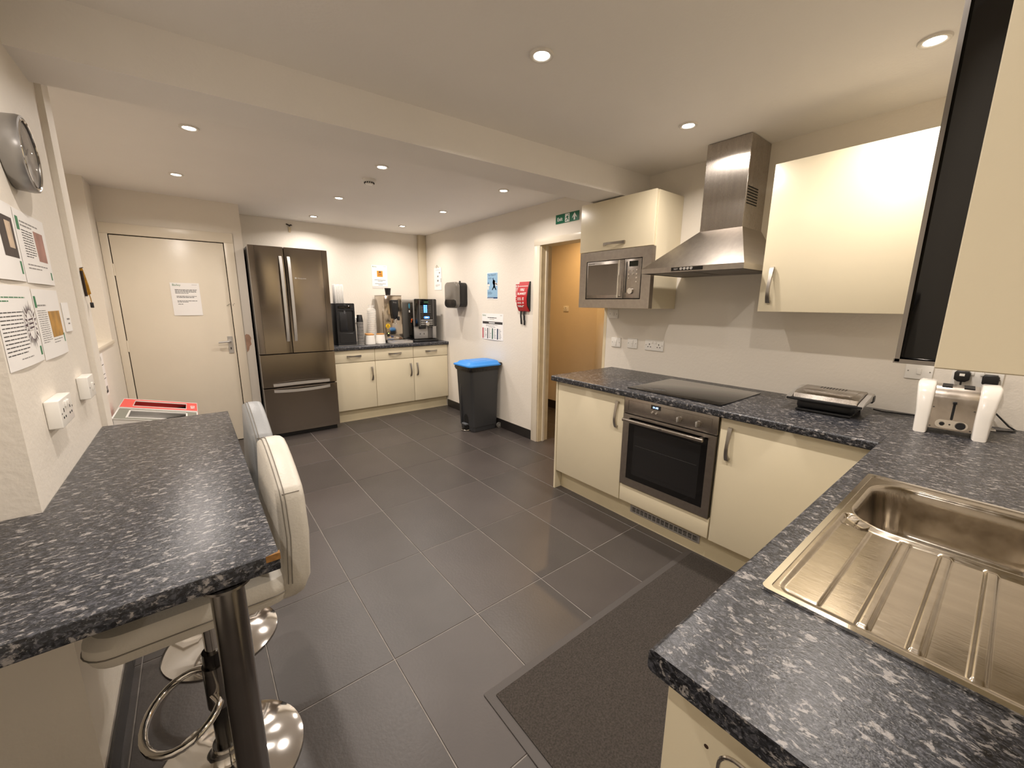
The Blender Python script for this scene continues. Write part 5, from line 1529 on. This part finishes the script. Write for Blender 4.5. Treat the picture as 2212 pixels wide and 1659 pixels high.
# ------------------------------------------------------------------ recycling bins beyond the bar
def recycle(label, y0, y1, hexc, nm, zb, zf, word):
    xb, xf = -2.953, -2.537
    t = thing('recycling_bin', label, 'bin', ((xb + xf) / 2, (y0 + y1) / 2, 0), 0, 'card recycling bins by the bar')
    lidc = mat('card_' + nm, hexc, 0.4)
    wht = mat('card_white', '#dcdad6', 0.5)
    th = 0.03
    # body: hollow box with sloping top
    b = nb()
    def zt(x, d=0):
        return zb + (zf - zb) * (x - xb) / (xf - xb) - d
    prism(b, [(xb + 0.01, 0.0), (xf - 0.01, 0.0), (xf - 0.01, zt(xf, 0.135)), (xb + 0.01, zt(xb, 0.135))], 'Y', y0 + 0.008, y1 - 0.008)
    obj('body', b, wht, t, sm=False)
    # lid: four strips round the slot plus skirt
    sx0, sx1, sy0, sy1 = xb + 0.065, xf - 0.065, y0 + 0.062, y1 - 0.062
    b = nb()
    def strip(xa, xc, ya, yc):
        vs = [b.verts.new((x, y, zt(x, dd))) for dd in (0.0, 0.006) for x, y in ((xa, ya), (xc, ya), (xc, yc), (xa, yc))]
        for f in ((0, 1, 2, 3), (7, 6, 5, 4), (0, 4, 5, 1), (1, 5, 6, 2), (2, 6, 7, 3), (3, 7, 4, 0)):
            b.faces.new([vs[i] for i in f])
    strip(xb, sx0, y0, y1); strip(sx1, xf, y0, y1); strip(sx0, sx1, y0, sy0); strip(sx0, sx1, sy1, y1)
    for ya, yc in ((y0, y0 + 0.006), (y1 - 0.006, y1)):
        prism(b, [(xb, zt(xb, 0.005)), (xf, zt(xf, 0.005)), (xf, zt(xf, 0.13)), (xb, zt(xb, 0.13))], 'Y', ya, yc)
    prism(b, [(xf - 0.006, zt(xf, 0.005)), (xf, zt(xf, 0.005)), (xf, zt(xf, 0.13)), (xf - 0.006, zt(xf, 0.13))], 'Y', y0, y1)
    prism(b, [(xb, zt(xb, 0.005)), (xb + 0.006, zt(xb, 0.005)), (xb + 0.006, zt(xb, 0.13)), (xb, zt(xb, 0.13))], 'Y', y0, y1)
    bmesh.ops.recalc_face_normals(b, faces=b.faces)
    L = obj('lid', b, lidc if nm == 'red' else wht, t, sm=False)
    if nm != 'red':
        b = nb()
        for xa, xc, ya, yc in ((xb + 0.006, sx0 - 0.008, y0 + 0.006, y1 - 0.006), (sx1 + 0.008, xf - 0.006, y0 + 0.006, y1 - 0.006), (sx0 - 0.008, sx1 + 0.008, y0 + 0.006, sy0 - 0.008), (sx0 - 0.008, sx1 + 0.008, sy1 + 0.008, y1 - 0.006)):
            quads(b, [(xa, ya, zt(xa) + 0.0006), (xc, ya, zt(xc) + 0.0006), (xc, yc, zt(xc) + 0.0006), (xa, yc, zt(xa) + 0.0006)])
        obj('lid_print', b, lidc, L, sm=False)
    b = nb()
    for a0, a1, wd_ in ((sx0, sx1, 0),):
        pts = [(a0, sy0), (a1, sy0), (a1, sy1), (a0, sy1)]
        pipe(b, [(x, y, zt(x) + 0.001) for x, y in pts] , 0.004, 6, True)
    obj('slot_edge', b, wht, L)
    ed = [(xb, y0), (xf, y0), (xf, y1), (xb, y1)]
    obj('lid_edge', pipe(nb(), [(x, y, zt(x) + 0.0005) for x, y in ed], 0.003, 6, True), wht, L)
    obj('slot_shade', box(nb(), sx0 - 0.01, sx1 + 0.01, sy0 - 0.02, sy1 + 0.02, zt(xf) - 0.132, zt(xf) - 0.10), DARKIN, t, sm=False)  # black block under the slot, the bin's inner shade put in as colour
    obj('shade_lining', ringprism(nb(), [(xb + 0.0075, y0 + 0.0075), (xf - 0.0075, y0 + 0.0075), (xf - 0.0075, y1 - 0.0075), (xb + 0.0075, y1 - 0.0075)], [(xb + 0.012, y0 + 0.012), (xf - 0.012, y0 + 0.012), (xf - 0.012, y1 - 0.012), (xb + 0.012, y1 - 0.012)], 'Z', zt(xf) - 0.10, zt(xf) - 0.012), DARKIN, t, sm=False)  # added black lining that paints the lid's inner walls in shade
    if word:
        sl = math.atan2(zf - zb, xf - xb)
        obj('lettering', text_bm(word, 0.036, (xf - 0.016, y0 + 0.09, zt(xf - 0.016) + 0.0012), EY, Vector((-math.cos(sl), 0, -math.sin(sl)))), INKW, L, sm=False)
    return t
recycle('card recycling bin with red slotted lid by the flat door', -0.598, -0.292, '#dd4a44', 'red', 0.702, 0.603, 'MIXED')
recycle('card recycling bin with grey slotted lid beside the red one', -0.945, -0.612, '#77796f', 'grey', 0.700, 0.600, '')

# ------------------------------------------------------------------ breakfast bar
br = thing('breakfast_bar', 'dark speckled breakfast bar against the white pier on a steel leg', 'breakfast bar', (-2.6, -2.75, 0))
b = nb()
r_ = 0.006
outline = [(-2.839, -2.02), (-2.405, -2.03), (-2.403, -3.452), (XN + 0.002, -3.472), (XN + 0.002, -2.907), (-2.839, -2.907)]
prism(b, outline, 'Z', ZU, ZT, 0.004, 2)
top = obj('bar_top', b, GRAN_X, br)
o = obj('chipped_corner', prism(nb(), [(-2.428, -3.4532), (-2.4015, -3.4532), (-2.4015, -3.440), (-2.406, -3.4465), (-2.415, -3.4495)], 'Z', ZT - 0.014, ZT + 0.0006), mat('chipboard', '#8f6531', 0.8, var=0.3, vscale=80), top)
o['label'] = 'bare chipboard where the corner is chipped'
obj('support_leg', tub(nb(), (-2.498, -3.42, 0.006), (-2.498, -3.42, ZU), 0.030, n=32), DCHROME, br)
obj('leg_foot', lathe(nb(), [(0.001, 0), (0.05, 0), (0.05, 0.005), (0.034, 0.010), (0.001, 0.012)], (-2.498, -3.42, 0), 32), DCHROME, br)
obj('leg_flange', lathe(nb(), [(0.001, ZU - 0.006), (0.045, ZU - 0.006), (0.045, ZU - 0.0005), (0.001, ZU - 0.0005)], (-2.498, -3.42, 0), 32), DCHROME, br)
obj('wall_batten', box(nb(), XP + 0.001, XP + 0.022, -2.9, -2.05, ZU - 0.045, ZU - 0.001), WALLG, br, sm=False)

# ------------------------------------------------------------------ stools
def stool(label, loc, leather, lift, rz=0.0):
    t = thing('bar_stool', label, 'stool', loc, rz)
    L = lambda n_, b_, m_, p_=None: obj(n_, b_, m_, p_ or t, world=False)
    L('base', lathe(nb(), [(0.001, 0), (0.202, 0), (0.204, 0.003), (0.203, 0.006), (0.18, 0.014), (0.13, 0.024), (0.08, 0.034), (0.05, 0.046), (0.036, 0.062), (0.033, 0.085), (0.001, 0.085)], n=56), CHROME)
    L('collar', lathe(nb(), [(0.001, 0.080), (0.036, 0.080), (0.038, 0.088), (0.036, 0.096), (0.001, 0.096)], n=28), CHROME)
    L('column', tub(nb(), (0, 0, 0.094), (0, 0, 0.42), 0.026, n=24), mat('column_dark', '#4c4a48', 0.2, 1.0))
    L('gas_lift', tub(nb(), (0, 0, 0.40), (0, 0, 0.592 + lift), 0.017, n=20), CHROME)
    sl = L('footrest_sleeve', tub(nb(), (0, 0, 0.235), (0, 0, 0.375), 0.031, n=24), DCHROME)
    ring = []
    for k in range(25):
        a = -PI * 0.84 + 2 * PI * 0.84 * k / 24 + PI
        ring.append((-0.080 + 0.092 * math.cos(a), 0.132 * math.sin(a), 0.272 + 0.02 * math.cos(a)))
    ring = [(-0.012, ring[0][1] * 0.30, 0.285)] + ring + [(-0.012, ring[-1][1] * 0.30, 0.285)]
    L('footrest_ring', pipe(nb(), ring, 0.0105, 12), CHROME)
    z0 = 0.600 + lift
    L('seat_plate', box(nb(), -0.10, 0.10, -0.09, 0.09, z0 - 0.012, z0 + 0.004, 0.003), BLACKP)
    seat = L('seat', loft(nb(), [(-0.185, 0.185, -0.155, 0.155, 0.05, z0), (-0.208, 0.205, -0.178, 0.178, 0.06, z0 + 0.012), (-0.216, 0.210, -0.186, 0.186, 0.06, z0 + 0.040), (-0.214, 0.210, -0.184, 0.184, 0.06, z0 + 0.062), (-0.200, 0.205, -0.170, 0.170, 0.06, z0 + 0.080), (-0.150, 0.18, -0.13, 0.13, 0.05, z0 + 0.087)]), leather)
    SEAM = mat('seam_thread', '#7d776e', 0.8)
    L('seat_seam', pipe(nb(), [(x, y, z0 + 0.041) for x, y in rrect(-0.2165, 0.2105, -0.1865, 0.1865, 0.06, 6)], 0.0016, 6, True), SEAM, seat)
    # backrest outline in (y,z)
    W_, zt_, zc_ = 0.188, z0 + 0.335, z0 + 0.428
    out = [(-0.155, z0 + 0.0), (0.155, z0 + 0.0), (0.178, z0 + 0.02), (W_, z0 + 0.06), (W_ + 0.004, z0 + 0.2), (W_, zt_ - 0.03), (W_ - 0.006, zt_)]
    for k in range(1, 12):
        a = k / 12
        out.append(((W_ - 0.006) * math.cos(PI * a), zt_ + (zc_ - zt_) * (1 - abs(math.cos(PI * a)) ** 1.7)))
    out += [(-W_ + 0.006, zt_), (-W_, zt_ - 0.03), (-W_ - 0.004, z0 + 0.2), (-W_, z0 + 0.06), (-0.178, z0 + 0.02)]
    b = nb()
    # curved shell: front face concave, thickness 0.062
    secs = [(0.0, 0.90), (0.010, 0.965), (0.024, 1.0), (0.048, 1.0), (0.060, 0.965), (0.066, 0.90)]
    cz = z0 + 0.2
    rings = []
    for dx, s in secs:
        ring = []
        for y, z in out:
            yy = y * (1 - (1 - s) * 0.55)
            zz = cz + (z - cz) * (1 - (1 - s) * 0.45)
            lean = 0.175 + 0.012 * math.sin((z - z0) / 0.43 * PI) + max(0, (0.06 - (z - z0))) * -0.25
            ring.append(b.verts.new((lean + dx, yy, zz)))
        rings.append(ring)
    for A, Bq in zip(rings, rings[1:]):
        for k in range(len(A)):
            b.faces.new((A[k], A[(k + 1) % len(A)], Bq[(k + 1) % len(A)], Bq[k]))
    b.faces.new(rings[0][::-1]); b.faces.new(rings[-1])
    bmesh.ops.recalc_face_normals(b, faces=b.faces)
    back = L('backrest', b, leather)
    smooth(back.data, 60)
    for dx in (0.010, 0.019):
        pts = []
        for y, z in out[3:-1]:
            lean = 0.175 + 0.012 * math.sin((z - z0) / 0.43 * PI)
            s = 0.972 if dx < 0.015 else 0.992
            pts.append((lean + dx - 0.0005, y * (1 - (1 - s) * 0.55) * 1.004, cz + (z - cz) * (1 - (1 - s) * 0.45) * 1.003))
        L('back_seam', pipe(nb(), pts, 0.0014, 6), SEAM, back)
    for s in (-1, 1):
        y, z = s * (W_ - 0.004), zt_ - 0.012
        L('corner_seam', pipe(nb(), [(0.196, y, z), (0.215, y * 1.003, z), (0.238, y * 1.0, z)], 0.0014, 6), SEAM, back)
    return t
LEA1 = mat('leather_pale', '#cdc7bb', 0.42, var=0.04, vscale=9, bump=0.12, bscale=160)
LEA2 = mat('leather_grey', '#9b9d9e', 0.42, var=0.04, vscale=9, bump=0.12, bscale=160)
stool('pale grey leather bar stool with chrome base beside the bar leg', (-2.556, -3.03, 0), LEA1, 0.0)
stool('blue-grey leather bar stool with chrome base at the far bar end', (-2.545, -2.435, 0), LEA2, -0.012)

# ------------------------------------------------------------------ mat
mt_ = thing('floor_mat', 'charcoal pile floor mat with rubber border before the sink counter', 'mat', (-1.07, -3.7, 0))
obj('rubber_border', prism(nb(), rrect(-1.806, -0.343, -4.10, -3.330, 0.006, 3), 'Z', 0.0005, 0.004, 0.001, 1), mat('mat_rubber', '#47423f', 0.6, bump=0.1, bscale=200), mt_)
o = obj('pile', prism(nb(), rrect(-1.772, -0.365, -4.085, -3.362, 0.004, 2), 'Z', 0.004, 0.0075), mat('mat_pile', '#5a544f', 0.95, var=0.35, vscale=160, bump=1.0, bscale=420, spec=0.1), mt_)
